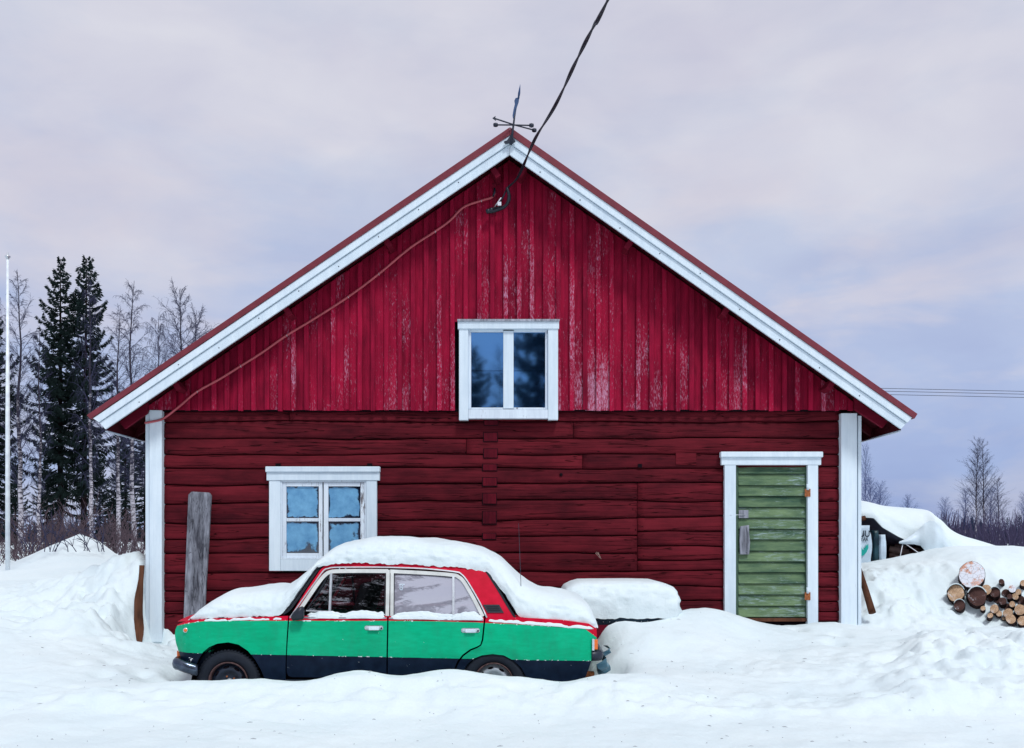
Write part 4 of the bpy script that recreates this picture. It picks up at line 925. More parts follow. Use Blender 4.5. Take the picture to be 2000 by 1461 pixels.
# cabin
for x0 in (-1.62, -.72):
    for yy in (-.36, .36):
        m = MB(); m.prism([(x0, .78), (x0+.10, .78), (x0+.24, 1.22), (x0+.15, 1.24), (x0+.08, 1.0)], YC+yy-.25, YC+yy+.25); m.build('car_seat', M['seat'], car, bevel=.02)
MB().lathe([(.19,-.012),(.2,0),(.19,.012),(.18,0),(.19,-.012)], (-1.98, YC-.33, .98), (-.75, 0, .6), 24).build('steering_wheel', M['plastic'], car)
m = MB(); m.prism([(-2.28,.78),(-2.05,.78),(-2.05,.90),(-2.28,.95)], YC-.62, YC+.62); m.build('dashboard', M['plastic'], car, bevel=.01)
# small sticker on the rear side window
x, z = cxz(784, 1148); y = YC-halfw(x, z)+.006; m = MB()
for a, b, c_, e_ in ((-.02,.03,.030,.037),(-.018,-.012,-.02,.03),(.006,.012,-.02,.034),(-.018,.012,-.022,-.016),(-.018,.012,.004,.010)): m.box(x+a, x+b, y-.001, y, z+c_, z+e_)
m.build('window_sticker', M['white'], car)
# ------------------------------------------------------------------ snow on the car
sc_ = empty('snow_cover', (-1.2, YC, .9), 'thick smooth snow layer lying on the roof, bonnet and boot of the car', 'snow')
TOP = [(366,1211),(369,1202),(374,1192),(383,1180),(400,1167),(430,1153),(480,1146),(540,1141),(575,1124),(610,1097),(640,1070),(665,1057),(690,1051),(720,1048.5),(780,1048),(840,1052),(890,1057),(935,1067),(970,1081),(990,1098),(1010,1119),(1035,1138),(1060,1148),(1085,1151),(1110,1155),(1135,1162),(1152,1172),(1161,1184),(1165,1198),(1167,1212),(1168,1224)]
SB = [(366,1212),(400,1208.5),(480,1205.5),(548,1202),(559,1190),(573,1169),(593,1140),(618,1107),(640,1103),(700,1100),(800,1103),(880,1107),(938,1113),(954,1118),(988,1162),(1011,1200),(1018,1206),(1100,1212.5),(1150,1221),(1162,1227),(1168,1226)]
WD = [(366,.60),(374,.69),(400,.742),(550,.752),(590,.70),(625,.615),(700,.603),(900,.603),(950,.61),(1000,.72),(1050,.747),(1140,.735),(1160,.70),(1168,.62)]
st_ = list(np.linspace(366, 372, 5))+list(np.linspace(374, 1158, 190))+list(np.linspace(1159, 1168, 8))
rows = []
NA = 44
for px in st_:
    we = sinterp(WD, px); pyb = interp(SB, px); Yn = YC-we; x = PX(px, Yn)
    edge_ = float(fbm(px*.02, 0, .30, 3, 9))*.016+float(fbm(px*.05, 3, .12, 3, 19))*.014
    zb = PZ(pyb, Yn)+edge_; zt = max(PZ(sinterp(TOP, px), YC-.30), zb+.004); hgt = zt-zb; row = []
    n_ = 3.4
    for k in range(NA+1):
        a = math.pi*k/NA; ca, sa = math.cos(a), math.sin(a)
        yy = -math.copysign(abs(ca)**(2/n_), ca)*we; zz_ = max(0, sa)**(2/2.6)
        # the flank bulges a little over the edge and is finely layered
        lay = .008*math.sin(zz_*hgt*95+float(fbm(px*.01, 1, .5, 2, 4))*5)*(1 if 0 < k < NA else 0) + float(fbm(px*.012, zz_*hgt*2.5+yy, .25, 3, 14))*.030*min(1, hgt*5)
        yy += math.copysign(lay, yy)+math.copysign(.012*math.sin(math.pi*min(1, zz_)), yy)
        row.append((x, YC+yy, zb+zz_*hgt+float(fbm(px*.01+3, yy, .5, 3, 24))*.03*zz_*min(1, hgt*4)))
    rows.append(row)
m = MB(); m.grid(rows, True); m.grid([[r[0] for r in rows], [(r[0][0], YC, r[0][2]+.02) for r in rows], [r[-1] for r in rows]], True)
m.build('snow_layer', M['snow'], sc_)
def ledge(a, b, pya, pyb, r=.024, n=60):
    rows = []
    for k in range(n+1):
        px = a+(b-a)*k/n; py = pya+(pyb-pya)*k/n; x, z = cxz(px, py); y = YC-halfw(x, z); e_ = min(1, min(k, n-k)/3+.15)
        jz = float(fbm(px*.012, a*.01, .25, 3, 6)); rr = r*e_*(1+.7*jz)
        rows.append([(x, y+.005+rr*1.25*math.cos(t)*-.55, z-.012+jz*.012+rr*1.5*math.sin(t)) for t in [math.pi*1.25-math.pi*1.3*j/7 for j in range(8)]])
    MB().grid(rows, True).build('snow_ledge', M['snow'], sc_)
ledge(598, 753, 1204, 1204.5, .026); ledge(762, 945, 1205, 1208, .028); ledge(950, 1160, 1210, 1226, .018); ledge(395, 556, 1211, 1207, .012)
ledge(600, 752, 1198, 1198.5, .02); ledge(770, 938, 1199, 1202, .02)

# ------------------------------------------------------------------ trailer behind the car
tr = empty('trailer', (1.2, 11.65, .45), 'low dark blue box trailer buried in snow between car and barn', 'trailer')
tx0, tx1 = PX(1110, 11.2), PX(1300, 11.2)
m = MB(); m.box(tx0-.6, tx1, 11.20, 11.22, .50, PZ(1206, 11.2)); m.build('side_wall', M['trailer'], tr, bevel=.003)
m = MB(); m.box(tx0-.6, tx1, 12.06, 12.08, .50, PZ(1206, 11.2)); m.build('side_wall', M['trailer'], tr, bevel=.003)
m = MB(); m.box(tx1+.001, tx1+.02, 11.20, 12.08, .50, PZ(1206, 11.2)); m.build('tailgate', M['trailer'], tr, bevel=.003)
m = MB(); m.box(tx0-.62, tx0-.601, 11.20, 12.08, .50, PZ(1206, 11.2)); m.build('front_wall', M['trailer'], tr, bevel=.003)
m = MB(); m.box(tx0-.6, tx1, 11.225, 12.055, .50, .53); m.build('floor', M['redtrim'], tr)
m = MB(); m.box(tx0-.6, tx1-.02, 11.15, 11.198, .44, PZ(1220.5, 11.2)); m.build('red_board', M['redtrim'], tr)
for k in range(9): MB().lathe([(.0001,-.005),(.006,-.004),(.007,.001)], P(1166+k*12.4, 1215-.15*k, 11.197), (0,1,0), 6).build('rivet', M['steel'], tr)
ts = []
TT = [(1095,1204),(1097,1185),(1100,1160),(1108,1146),(1122,1139),(1136,1135),(1160,1134.5),(1240,1134),(1285,1135),(1308,1141),(1322,1147),(1330,1156),(1335,1170),(1337,1186),(1338.5,1203)]
for px in list(np.linspace(1095, 1112, 8))+list(np.linspace(1115, 1318, 60))+list(np.linspace(1320, 1338.5, 14)):
    we = .50*min(1, max(.3, ((1339.5-px)/14))**.4); x = PX(px, 11.1); zb = PZ(1208.5, 11.1)+float(fbm(px*.02, 2, .3, 3, 7))*.02
    zt = max(PZ(interp(TT, px), 11.2), zb+.005); hg = zt-zb; row = []
    for k in range(31):
        a = math.pi*k/30; ca, sa = math.cos(a), math.sin(a); yy = -math.copysign(abs(ca)**(2/6.5), ca)*we; zz_ = max(0, sa)**(2/3.6)
        lay = .017*math.sin(zz_*hg*46+float(fbm(px*.008, 1, .6, 2, 8))*4)+.006*math.sin(zz_*hg*110)+float(fbm(px*.01, zz_*hg*3, .3, 3, 15))*.03
        row.append((x+lay*.6*(px > 1325), 11.64+yy+math.copysign(lay if 0 < k < 30 else 0, yy), zb+zz_*hg))
    ts.append(row)
m = MB(); m.grid(ts, True); m.grid([[r[0] for r in ts], [r[-1] for r in ts]], True)
m.f.append(tuple(len(ts[0])*(len(ts)-1)+j for j in range(31))); m.m.append(0); m.smooth.append(True)
m.build('trailer_snow', M['snow'], None, label='layered block of snow heaped on the buried trailer right of the car', cat='snow')
# crumpled sheet behind the car's tail
rows = []
for i in range(9):
    rows.append([(XT+.07+.05*math.sin(i*1.3+j)+.012*j, 9.75+.035*j+.02*math.sin(i*2+j*1.7), .30+.035*i-.03*math.sin(j*.9)) for j in range(7)])
MB().grid(rows, True).build('plastic_sheet', M['sheet'], None, label='crumpled teal plastic sheet stuck in the snow behind the car bumper', cat='plastic sheet')
# ------------------------------------------------------------------ flagpole
fp = P(15, 1114, 17.2); zt = PZ(503, 17.2)
pole = empty('flagpole', (fp.x, fp.y, fp.z-.2), 'tall white flagpole standing in the snow at the left edge', 'flagpole')
MB().tube([(fp.x,fp.y,fp.z-.3),(fp.x,fp.y,fp.z+2.5),(fp.x,fp.y,zt)], [.040,.036,.019], 14).build('pole', M['polewhite'], pole)
MB().lathe([(.0001,-.03),(.03,-.02),(.035,0),(.05,.01),(.045,.03),(.02,.05),(.012,.08),(.0001,.09)], (fp.x,fp.y,zt), (0,0,1), 14).build('finial', M['steel'], pole)
# ------------------------------------------------------------------ log pile
LP = [(1898,1122,24,'cutsnow','largest log of the pile, its pale cut end dusted with snow'),(1867,1158.5,15.5,'cut','pale round log at the left foot of the pile'),(1908,1165,17,'cutdark','dark wet log below the largest one with snow on its top'),
 (1926,1152,9.5,'cut','tan log just right of the big dark wet log'),(1943,1157,9,'cutdark','dark brown log end between the tan log and the thin stub'),(1920,1188,4.5,'cut','thin twig-like log under the dark wet log'),(1874,1182,10,'cutdark','dark log half sunk below the pale left log'),
 (1956,1136,5,'cutdark','thin dark broken stub poking up from the snow'),(1977,1150,7,'cutsnow','frosty log end in the upper right cluster'),(1989,1156,5.5,'cut','hollow hearted small log beside the frosty end'),(1983,1165,6,'cut','bright small log under the hollow hearted one'),
 (1999,1139,6,'cut','upper log cut by the right edge of the picture'),(1958,1174,7,'cutdark','greyish bark covered log in the gap of snow'),(1972,1165,5,'cutdark','dark knotty log left of the bright small one'),(1977,1180,5.5,'cut','orange tan log half covered by snow'),
 (1942,1189,8,'cut','oval pale log leading the lower row'),(1951,1198,5.5,'cut','small round log tucked under the oval pale one'),(1968.6,1197,8.5,'cut','wide pale log in the middle of the lower row'),(1934,1202,5,'cut','leftmost little log of the lower row'),
 (1960,1208,3.2,'cut','thinnest pale log at the bottom of the row'),(1974,1208.5,9,'cut','broad orange log at the bottom of the pile'),(1992,1191,10,'cut','large pale log at the right of the lower row'),(1997,1212,9,'cut','orange log at the lower right corner of the pile'),
 (1890,1147,9,'cutdark','added filler log coloured dark for shade, deep in the pile between the largest log and the left one'),(1932,1166,8,'cutdark','added filler log coloured dark for shade, deep in the pile right of the dark wet log'),(1948,1171,7,'cutdark','added filler log coloured dark for shade, deep in the pile under the thin stub'),(1964,1158,7,'cutdark','added filler log coloured dark for shade, deep in the pile left of the frosty end'),(1968,1186,7,'cutdark','added filler log coloured dark for shade, deep in the pile above the lower row'),(1986,1204,7,'cutdark','added filler log coloured dark for shade, deep in the pile between the two orange logs'),(1994,1172,8,'cutdark','added filler log coloured dark for shade, deep in the pile near the right edge'),  # filler logs added behind the others, coloured dark as shaded gaps
 (2014,1170,11,'cutdark','dark log just beyond the right cluster'),(2018,1200,10,'cut','pale log beyond the lower right corner')]
for px, py, r, cm, lab in LP:
    h0 = PZ(py, 13.45); Y = 13.0
    X0 = PX(px, 13.45)
    ys = np.arange(13.0, 14.4, .02); hs = H(np.full_like(ys, X0), ys); above = np.where(hs > h0 - r*13.45/F*.9)[0]
    Y = (ys[above[0]] if len(above) else 13.9) - (.16 if r > 3.5 else .05) + (.14 if 'deep' in lab else 0)
    c = P(px, py, Y); rr = r*1.07*Y/F; rnd = random.Random(px)
    ax = Vector((c.x/c.y+rnd.uniform(-.10,.10), 1, rnd.uniform(-.50,-.30))).normalized()
    lg = empty('log', tuple(c), lab, 'log', 'logs in the snowy pile')
    n = 18; u = ax.orthogonal().normalized(); v = ax.cross(u); e0 = rnd.uniform(0, 3); wob = [1+rnd.uniform(-.035,.035)+.07*math.cos(4*math.pi*k/n+e0) for k in range(n)]
    rings = [[c+ax*h+(u*math.cos(2*math.pi*k/n)+v*math.sin(2*math.pi*k/n))*rr*s_*wob[k % n] for k in range(n+1)] for h, s_ in ((0,.97),(.012,1.0),(.5,1.02),(1.4,1.0))]
    MB().grid(rings, True).build('bark', M['logbark'], lg)
    cc = MB(); cc.add([c-ax*.004]+[c+(u*math.cos(2*math.pi*k/n)+v*math.sin(2*math.pi*k/n))*rr*.965*wob[k] for k in range(n)], [(0, 1+k, 1+(k+1) % n) for k in range(n)]); cc.build('cut_end', M[cm], lg)
    if cm == 'cutdark' and r > 8 or r > 15 and cm == 'cut':
        rws = []
        for k in range(9):
            a = math.pi*(.12+.76*k/8); rws.append([c+ax*t+Vector((math.cos(a)*rr*(1+e_), 0, math.sin(a)*rr*(1+e_*math.sin(a)))) for t, e_ in ((-.02,.02),(-.03,.12),(.1,.20),(.4,.2))])
        MB().grid(rws, True).build('snow_cap', M['snow'], lg)
# ------------------------------------------------------------------ tarpaulin shelter
sh = empty('tarp_shelter', (6.2, 16.5, 1.1), 'sagging tarpaulin shelter heavy with snow behind the right corner', 'shelter')
ST = [(1640,975),(1668,973),(1700,976),(1730,984),(1760,987),(1800,990),(1822,995),(1838,1008),(1850,1022),(1865,1034),(1885,1045),(1915,1054),(1940,1060),(1954,1067),(1961,1080)]
SBt = [(1640,1010),(1684,1012),(1700,1030),(1730,1048),(1762,1063),(1790,1056),(1805,1036),(1812,1042),(1819,1080),(1828,1105),(1880,1100),(1961,1095)]
rows = []
for px in np.linspace(1640, 1961, 80):
    x = PX(px, 16.0); zb = PZ(interp(SBt, px), 15.6); zt = PZ(sinterp(ST, px), 15.9); zt = max(zt, zb+.01); row = []
    for k in range(25):
        a = math.pi*k/24; ca, sa = math.cos(a), math.sin(a); yy = -math.copysign(abs(ca)**(2/2.6), ca)*1.1; zz_ = max(0, sa)**(2/2.4)
        lay = .02*math.sin(zz_*(zt-zb)*22+px*.03)
        row.append((x*(1 if yy < 0 else 1), 16.6+yy-lay*(yy < 0), zb+zz_*(zt-zb)+float(fbm(x, yy, .8, 3, 70))*.04*zz_))
    rows.append(row)
u_ = MB(); u_.grid([[Vector(r[0])+Vector((0,.02,-.012)) for r in rows], [Vector(r[-1])-Vector((0,.02,.012)) for r in rows]], True); u_.build('tarp_underside', M['purple'], sh)  # underside coloured dark for the shade inside the shelter
m = MB(); m.grid(rows, True); m.grid([[r[0] for r in rows], [r[-1] for r in rows]], True); m.build('shelter_snow', M['snow'], None, label='deep wavy snow load on the sagging tarpaulin shelter', cat='snow')
rows = []
AP = [(1756,1058,1062),(1770,1052,1063),(1785,1042,1063),(1798,1030,1066),(1806,1022,1075),(1815,1017,1088),(1825,1018,1089),(1835,1028,1086),(1845,1046,1087),(1854,1056,1090),(1864,1068,1091)]
for px, a, b_ in AP:
    rows.append([P(px, a+(b_-a)*k/6, 15.42-.05*math.sin(math.pi*k/6)+.03*math.sin(px*.35+k*.3)) for k in range(7)])
MB().grid(rows, True).build('tarp', M['tarp'], sh)
for q in (((1763,1063,15.4),(1757,1092,15.3)), ((1768,1062,15.4),(1808,1089,15.2))): MB().tube([P(*t) for t in q], .007, 5).build('rope', M['ropewhite'], sh)
MB().tube([P(1817,1084,15.4),P(1811,1064,15.45),P(1800,1060,15.5)], .02, 6).build('hoop', M['tarp'], sh)
MB().tube([P(1670,1016,15.5),P(1690,1012,15.5)], .04, 8).build('roof_pole', M['bark_brown'], sh)
MB().tube([P(1676,1010,15.6),P(1676,1110,15.6)], .035, 8).build('support_post', M['bark_brown'], sh)
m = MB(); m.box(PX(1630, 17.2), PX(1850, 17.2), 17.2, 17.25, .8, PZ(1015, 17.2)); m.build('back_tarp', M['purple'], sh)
fl = ['long split billet lying across the shelter','short billet on top of the stack','stubby billet at the left of the stack','darker billet low in the stack','upright billet beside the rope','thin billet at the bottom','round billet end at the back','slanting billet on the right']
for i, (a, b, c_, e_, r) in enumerate(((1737,1071,1775,1079,.05),(1742,1077,1778,1083,.045),(1738,1082,1765,1088,.05),(1748,1066,1770,1070,.035),(1803,1074,1804,1088,.05),(1768,1084,1800,1086,.04),(1780,1078,1796,1079,.045),(1784,1071,1800,1076,.03))):
    q = MB(); q.tube([P(a,b,15.9+.05*i), P(c_,e_,15.8+.05*i)], r, 5); o = q.build('firewood', M['fire'], None, label='pale firewood, '+fl[i], cat='firewood', group='firewood under the shelter')
# printed sacks
def text_mesh(s, size, x, y, z, mt, parent, name, sx=1.0):
    cu = bpy.data.curves.new('lettering', 'FONT'); cu.body = s; cu.size = size; cu.extrude = .001; cu.offset = size*.02; cu.align_x = 'RIGHT'
    t = bpy.data.objects.new('lettering', cu); C.objects.link(t); dg = bpy.context.evaluated_depsgraph_get()
    me_ = bpy.data.meshes.new_from_object(t.evaluated_get(dg)); bpy.data.objects.remove(t)
    me_.materials.clear(); me_.materials.append(mt); o = bpy.data.objects.new(name, me_); C.objects.link(o); o.parent = parent
    o.rotation_euler = (R(90), 0, 0); o.scale = (sx, 1, 1); o.location = Vector((x, y, z))-world_loc(parent); return o
def sack(a, b, top, bot, Y, lab, mt):
    x0, x1 = PX(a, Y), PX(b, Y); z1, z0 = PZ(top, Y), PZ(bot, Y); rows = []
    for i in range(15):
        v = i/14; z = z0+(z1-z0)*v; hw = (x1-x0)/2*(1-.10*(v > .85)-.06*math.sin(v*9)); cx_ = (x0+x1)/2; rows.append([(cx_+hw*math.copysign(abs(math.cos(t))**.5, math.cos(t)), Y+.13+math.copysign(abs(math.sin(t))**.7, math.sin(t))*.13*(1-.2*(2*v-1)**4)+.008*math.sin(t*11+v*3), z) for t in [2*math.pi*k/28 for k in range(29)]])
    m = MB(); m.grid(rows, True); m.f += [tuple(range(28)), tuple(14*29+k for k in range(28))]; m.m += [0, 0]; m.smooth += [False]*2
    return m.build('sack', mt, None, label=lab, cat='sack', group='printed sacks under the shelter')
s1 = sack(1655, 1706, 1026, 1112, 15.1, 'pale printed sack with a green plant emblem behind the barn corner', M['sack'])
s2 = sack(1707, 1719, 1036, 1112, 15.25, 'narrow sack coloured dark for shade between the two pale ones', M['sackdark'])
s3 = sack(1719, 1733, 1044, 1108, 15.2, 'slim pale blue sack edge nearest the firewood', M['sack'])
text_mesh('UU', .135, PX(1699, 15.08), 15.078, PZ(1048.5, 15.08), M['ink'], s1, 'lettering', .85)
text_mesh('TTÄÄ', .07, PX(1695.5, 15.08), 15.078, PZ(1057, 15.08), M['ink'], s1, 'lettering', .85)
text_mesh('UU', .09, PX(1718.5, 15.2), 15.232, PZ(1056, 15.2), M['ink'], s2, 'lettering', .6)
text_mesh('ÄÄ', .06, PX(1718.5, 15.2), 15.232, PZ(1064, 15.2), M['ink'], s2, 'lettering', .6)
em = [(1679,1087),(1686,1085),(1692,1079),(1696,1070),(1695.5,1062),(1693,1066),(1691,1063),(1690,1071),(1687,1069),(1687,1075),(1684,1073),(1681,1066),(1679,1068),(1680,1076),(1677,1074),(1677,1086)]
MB().prism([(PX(a,15.08),PZ(b,15.08)) for a, b in em], 15.074, 15.079).build('emblem', M['teal'], s1)
# ------------------------------------------------------------------ trees
def tri_tube(m, pts, r0, r1, n=3):
    m.tube(pts, [r0+(r1-r0)*i/(len(pts)-1) for i in range(len(pts))], n, caps=False)
def birch_meshes(seed, Ht, spread, weep, dens=1.0):
    r = random.Random(seed); tk, cr = MB(), MB(); top = []; x = y = 0
    n = 12
    for i in range(n+1):
        t = i/n; x += r.uniform(-.08,.08); y += r.uniform(-.06,.06); top.append(Vector((x, y, Ht*t)))
    tk.tube(top, [.13*(1-.93*i/n)*Ht/13 for i in range(n+1)], 7)
    def at(t): f = t*n; i = min(n-1, int(f)); return top[i].lerp(top[i+1], f-i)
    nb = int(52*dens)
    for b in range(nb):
        t = .22+.76*(b/nb)+r.uniform(-.01,.01); az = b*2.4+r.uniform(-.4,.4); L = spread*(1.05-t)**.6*r.uniform(.7,1.15)*(0.55 if t < .35 else 1); el = R(r.uniform(42,62)); p = at(t); d = Vector((math.cos(az)*math.cos(el), math.sin(az)*math.cos(el), math.sin(el)))
        pts = [p]
        for s_ in range(6):
            d = (d+Vector((r.uniform(-.13,.13), r.uniform(-.13,.13), (-.16 if s_ > 2 else .02)*weep+r.uniform(-.06,.06)))).normalized(); p = p+d*L/6; pts.append(p)
        tri_tube(cr, pts, .030*L/2.6, .007)
        for c_ in range(int(13*dens)):
            f = .14+.86*c_/13; i = min(5, int(f*6)); q = pts[i].lerp(pts[i+1], f*6-i); dd = ((pts[i+1]-pts[i]).normalized()+Vector((r.uniform(-.8,.8), r.uniform(-.8,.8), r.uniform(-.3,.5)))).normalized(); l2 = L*r.uniform(.22,.42); pp = [q]
            for s_ in range(4):
                dd = (dd+Vector((r.uniform(-.2,.2), r.uniform(-.2,.2), -.32*weep+r.uniform(-.1,.1)))).normalized(); q = q+dd*l2/4; pp.append(q)
            tri_tube(cr, pp, .008, .004)
            for e_ in range(3):
                q = pp[r.randint(1,4)]; d3 = (dd+Vector((r.uniform(-.9,.9), r.uniform(-.9,.9), r.uniform(-.6,.3)-weep*.4))).normalized(); l3 = l2*r.uniform(.35,.6)
                tri_tube(cr, [q, q+d3*l3*.5+Vector((0,0,.01)), q+d3*l3+Vector((0,0,-.12*weep))], .005, .003)
    return tk, cr
def spruce_meshes(seed, Ht, rad, bare=.12, dens=1.0, lean=.0):
    r = random.Random(seed); tk, cr = MB(), MB()
    tk.tube([(0,0,0),(lean*.3,0,Ht*.4),(lean*.7,0,Ht*.75),(lean,0,Ht)], [.15*Ht/13,.11*Ht/13,.055*Ht/13,.008], 8)
    nb = int(190*dens)
    for b in range(nb):
        t = bare+(1-bare)*(b/nb)**.92; z = Ht*t; az = b*2.399+r.uniform(-.5,.5); prof = min(1, (1.02-t)*1.9)**.85*(1 if t > .45 else .55+.9*t)
        L = rad*prof*r.uniform(.45,1.25)+.10
        if r.random() < .14: continue
        el = R(-22+55*t+r.uniform(-10,10)); dh = Vector((math.cos(az), math.sin(az), 0)); p = Vector((lean*t, 0, z)); pts = [p]
        for s_ in range(5):
            e2 = el+R(14)*(s_-1.2); p = p+(dh*math.cos(e2)+Vector((0,0,math.sin(e2))))*L/5; pts.append(p)
        tri_tube(cr, pts, .018, .005)
        side = Vector((-dh.y, dh.x, 0)); k = max(12, int(L*30))
        for c_ in range(k):
            f = .08+.92*c_/k; i = min(4, int(f*5)); q = pts[i].lerp(pts[i+1], f*5-i); wdt = .36*(1-f*.78)*min(1, L)
            for sgn in (-1, 1):
                if r.random() < .18: continue
                tip = q+side*sgn*wdt*r.uniform(.35,1.35)+dh*.14*r.uniform(.3,1.3)+Vector((0,0,-r.uniform(.04,.26)*(1.15-t)-.02))
                ax_ = (tip-q); up = Vector((r.uniform(-.3,.3), r.uniform(-.3,.3), 1)).normalized()*.021*r.uniform(.7,1.9)
                mid = q.lerp(tip, .5)
                cr.add([q, mid+up, tip, mid-up*1.6], [(0,1,2,3)])
                if r.random() < .6: cr.add([mid, mid+Vector((.02,0,-.05)), mid+Vector((r.uniform(-.05,.05), r.uniform(-.05,.05), -r.uniform(.1,.28)*(1.2-t)))], [(0,1,2)])
        cr.add([pts[-1]+side*.03, pts[-1]-side*.03, pts[-1]+dh*.14+Vector((0,0,.03))], [(0,1,2)])
    return tk, cr
cache = {}
def tree(kind, key, loc, Ht, label, group, rot=0.0, sx=1.0, far=False, cat='tree', **kw):
    k = (kind, key, far)
    if k not in cache:
        base = 13.0; tk, cr = (birch_meshes if kind == 'birch' else spruce_meshes)(key, base, **kw)
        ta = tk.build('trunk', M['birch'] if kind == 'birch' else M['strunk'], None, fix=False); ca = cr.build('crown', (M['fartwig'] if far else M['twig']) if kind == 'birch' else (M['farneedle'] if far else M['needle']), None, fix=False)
        cache[k] = (ta.data, ca.data); bpy.data.objects.remove(ta); bpy.data.objects.remove(ca)
    root = empty(kind+'_tree', loc, label, cat, group); root.rotation_euler = (0, 0, rot); s_ = Ht/13.0; root.scale = (s_*sx, s_*sx, s_)
    for nm, me_ in zip(('trunk', 'crown'), cache[k]):
        o = bpy.data.objects.new(nm, me_); C.objects.link(o); o.parent = root
    return root
def tpx(kind, key, px, pytop, Y, label, group, **kw):
    x = PX(px, Y); z0 = h1(x, Y)-.1; Ht = PZ(pytop, Y)-z0; return tree(kind, key, (x, Y, z0), Ht, label, group, **kw)
GL = 'trees left of the barn'; GR = 'bare trees right of the barn'
tpx('spruce', 1, 118, 505, 38, 'tall dark spruce with a broad crown, left of the two great spruces', GL, rad=2.0, bare=.16, sx=1.0)
tpx('spruce', 2, 163, 503, 38, 'tall dark spruce with a narrow crown beside the drooping birch', GL, rad=1.75, bare=.20, lean=.15)
tpx('spruce', 3, -12, 600, 36, 'spruce cut off by the left edge of the picture', GL, rad=2.1, bare=.1)
tpx('birch', 11, 38, 532, 34, 'bare slender birch just right of the flagpole', GL, spread=2.5, weep=.3)
tpx('birch', 14, 180, 540, 33, 'weeping birch with a white trunk and hanging twigs in front of the spruces', GL, spread=3.2, weep=1.3, rot=.5, sx=.8, dens=.62)
tpx('birch', 13, 262, 548, 36, 'thin bare birch near the barn roof edge, tallest of that clump', GL, spread=2.3, weep=.5)
tpx('birch', 11, 232, 600, 34, 'crooked pale birch trunk between the spruces and the roof', GL, spread=2.5, weep=.3, rot=2.0)
tpx('birch', 12, 300, 610, 37, 'low spreading birch just above the roof slope', GL, spread=3.6, weep=1.5, rot=3.6, sx=.8)
tpx('birch', 26, 345, 562, 40, 'fine twigged birch rising behind the roof slope', GL, spread=2.9, weep=.25, rot=1.2, dens=1.25)
tpx('birch', 26, 388, 608, 44, 'small birch crown last before the roof hides the wood', GL, spread=2.9, weep=.25, rot=4.4, dens=1.25)
tpx('birch', 25, 78, 640, 33, 'leaning young birch between flagpole and broad spruce', GL, spread=2.6, weep=.1, rot=3.3, sx=.9, dens=.7)
tpx('birch', 12, -20, 560, 38, 'birch branches entering from the left edge', GL, spread=3.6, weep=1.5, rot=2.2, sx=.8)
for i, (px, top, Y, sx, lab) in enumerate(((92,880,42,1.2,'low wide spruce under the broad spruce'),(195,900,44,1.2,'low wide spruce behind the weeping birch'),(245,830,46,1.1,'middle height spruce behind the barn corner'),(30,900,46,1.2,'low spruce behind the flagpole'),(285,770,50,1.4,'spruce mostly hidden by the barn eave'),(222,950,39,1.3,'young spruce next to the white birch trunk'))):
    tpx('spruce', 3, px, top, Y, lab, 'low spruces in the left wood', rot=i*1.1, sx=sx, rad=2.1, bare=.1)
# right side
tpx('birch', 21, 1908, 858, 60, 'left of the twin tall bare birches with a pinkish trunk', GR, spread=3.7, weep=.0)
tpx('birch', 24, 1925, 862, 60, 'right of the twin tall bare birches', GR, spread=3.8, weep=.0, rot=1.0)
tpx('birch', 22, 1952, 935, 64, 'lower bare tree right of the twin birches', GR, spread=3.6, weep=.15, rot=2.4, sx=1.3)
for i, (px, top, lab) in enumerate(((1845,975,'round bare tree left of the twin birches'),(1885,958,'dense bare tree coloured blue for haze behind the left twin'),(1935,955,'dense bare tree coloured blue for haze behind the right twin'),(2003,965,'bare tree at the right edge'),(1700,938,'bare tree next to the barn corner'),(1718,945,'small bare tree above the shelter left end'),(1772,970,'tiny bare treetop above the shelter'),(1690,875,'drooping birch crown peeping past the corner board'))):
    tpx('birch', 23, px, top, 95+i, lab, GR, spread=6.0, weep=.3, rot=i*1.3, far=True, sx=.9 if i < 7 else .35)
for i, (px, top) in enumerate(((1968,1010),(1992,1005),(1850,1030),(1942,1025))):
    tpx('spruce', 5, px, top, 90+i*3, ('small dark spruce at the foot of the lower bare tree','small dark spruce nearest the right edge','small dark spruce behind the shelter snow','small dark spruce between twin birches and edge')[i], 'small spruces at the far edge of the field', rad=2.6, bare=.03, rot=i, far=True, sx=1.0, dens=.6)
# brush
def brush_mesh(seed, n, hgt, wid, depth):
    r = random.Random(seed); m = MB()
    for k in range(n):
        x, y = r.uniform(-wid, wid), r.uniform(-depth, depth); p = Vector((x, y, 0)); d = Vector((r.uniform(-.5,.5), r.uniform(-.4,.4), 1)).normalized(); L = hgt*r.uniform(.5,1.1); pts = [p]
        for s_ in range(5): d = (d+Vector((r.uniform(-.22,.22), r.uniform(-.22,.22), -.07))).normalized(); p = p+d*L/5; pts.append(p)
        tri_tube(m, pts, .009, .004)
        for c_ in range(6):
            q = pts[r.randint(1,5)]; dd = (d+Vector((r.uniform(-1,1), r.uniform(-.7,.7), r.uniform(-.4,.3)))).normalized(); l = L*r.uniform(.15,.4); tri_tube(m, [q, q+dd*l*.5+Vector((0,0,.02)), q+dd*l], .006, .003)
    return m
bm_ = [brush_mesh(s_, 46, 1.25, 1.5, .8).build('shrub', M['brush'], None, fix=False) for s_ in (1, 2)]
bd = [o.data for o in bm_]
for o in bm_: bpy.data.objects.remove(o)
bl = ['brown leafless shrub behind the snow mound','brown leafless shrub left of the mound','tangled shrub under the white birch trunks','shrub at the foot of the flagpole','shrub hard by the barn corner','shrub in the hollow beyond the mound','sparse shrub on the mound slope','shrub thicket left of the picture edge']
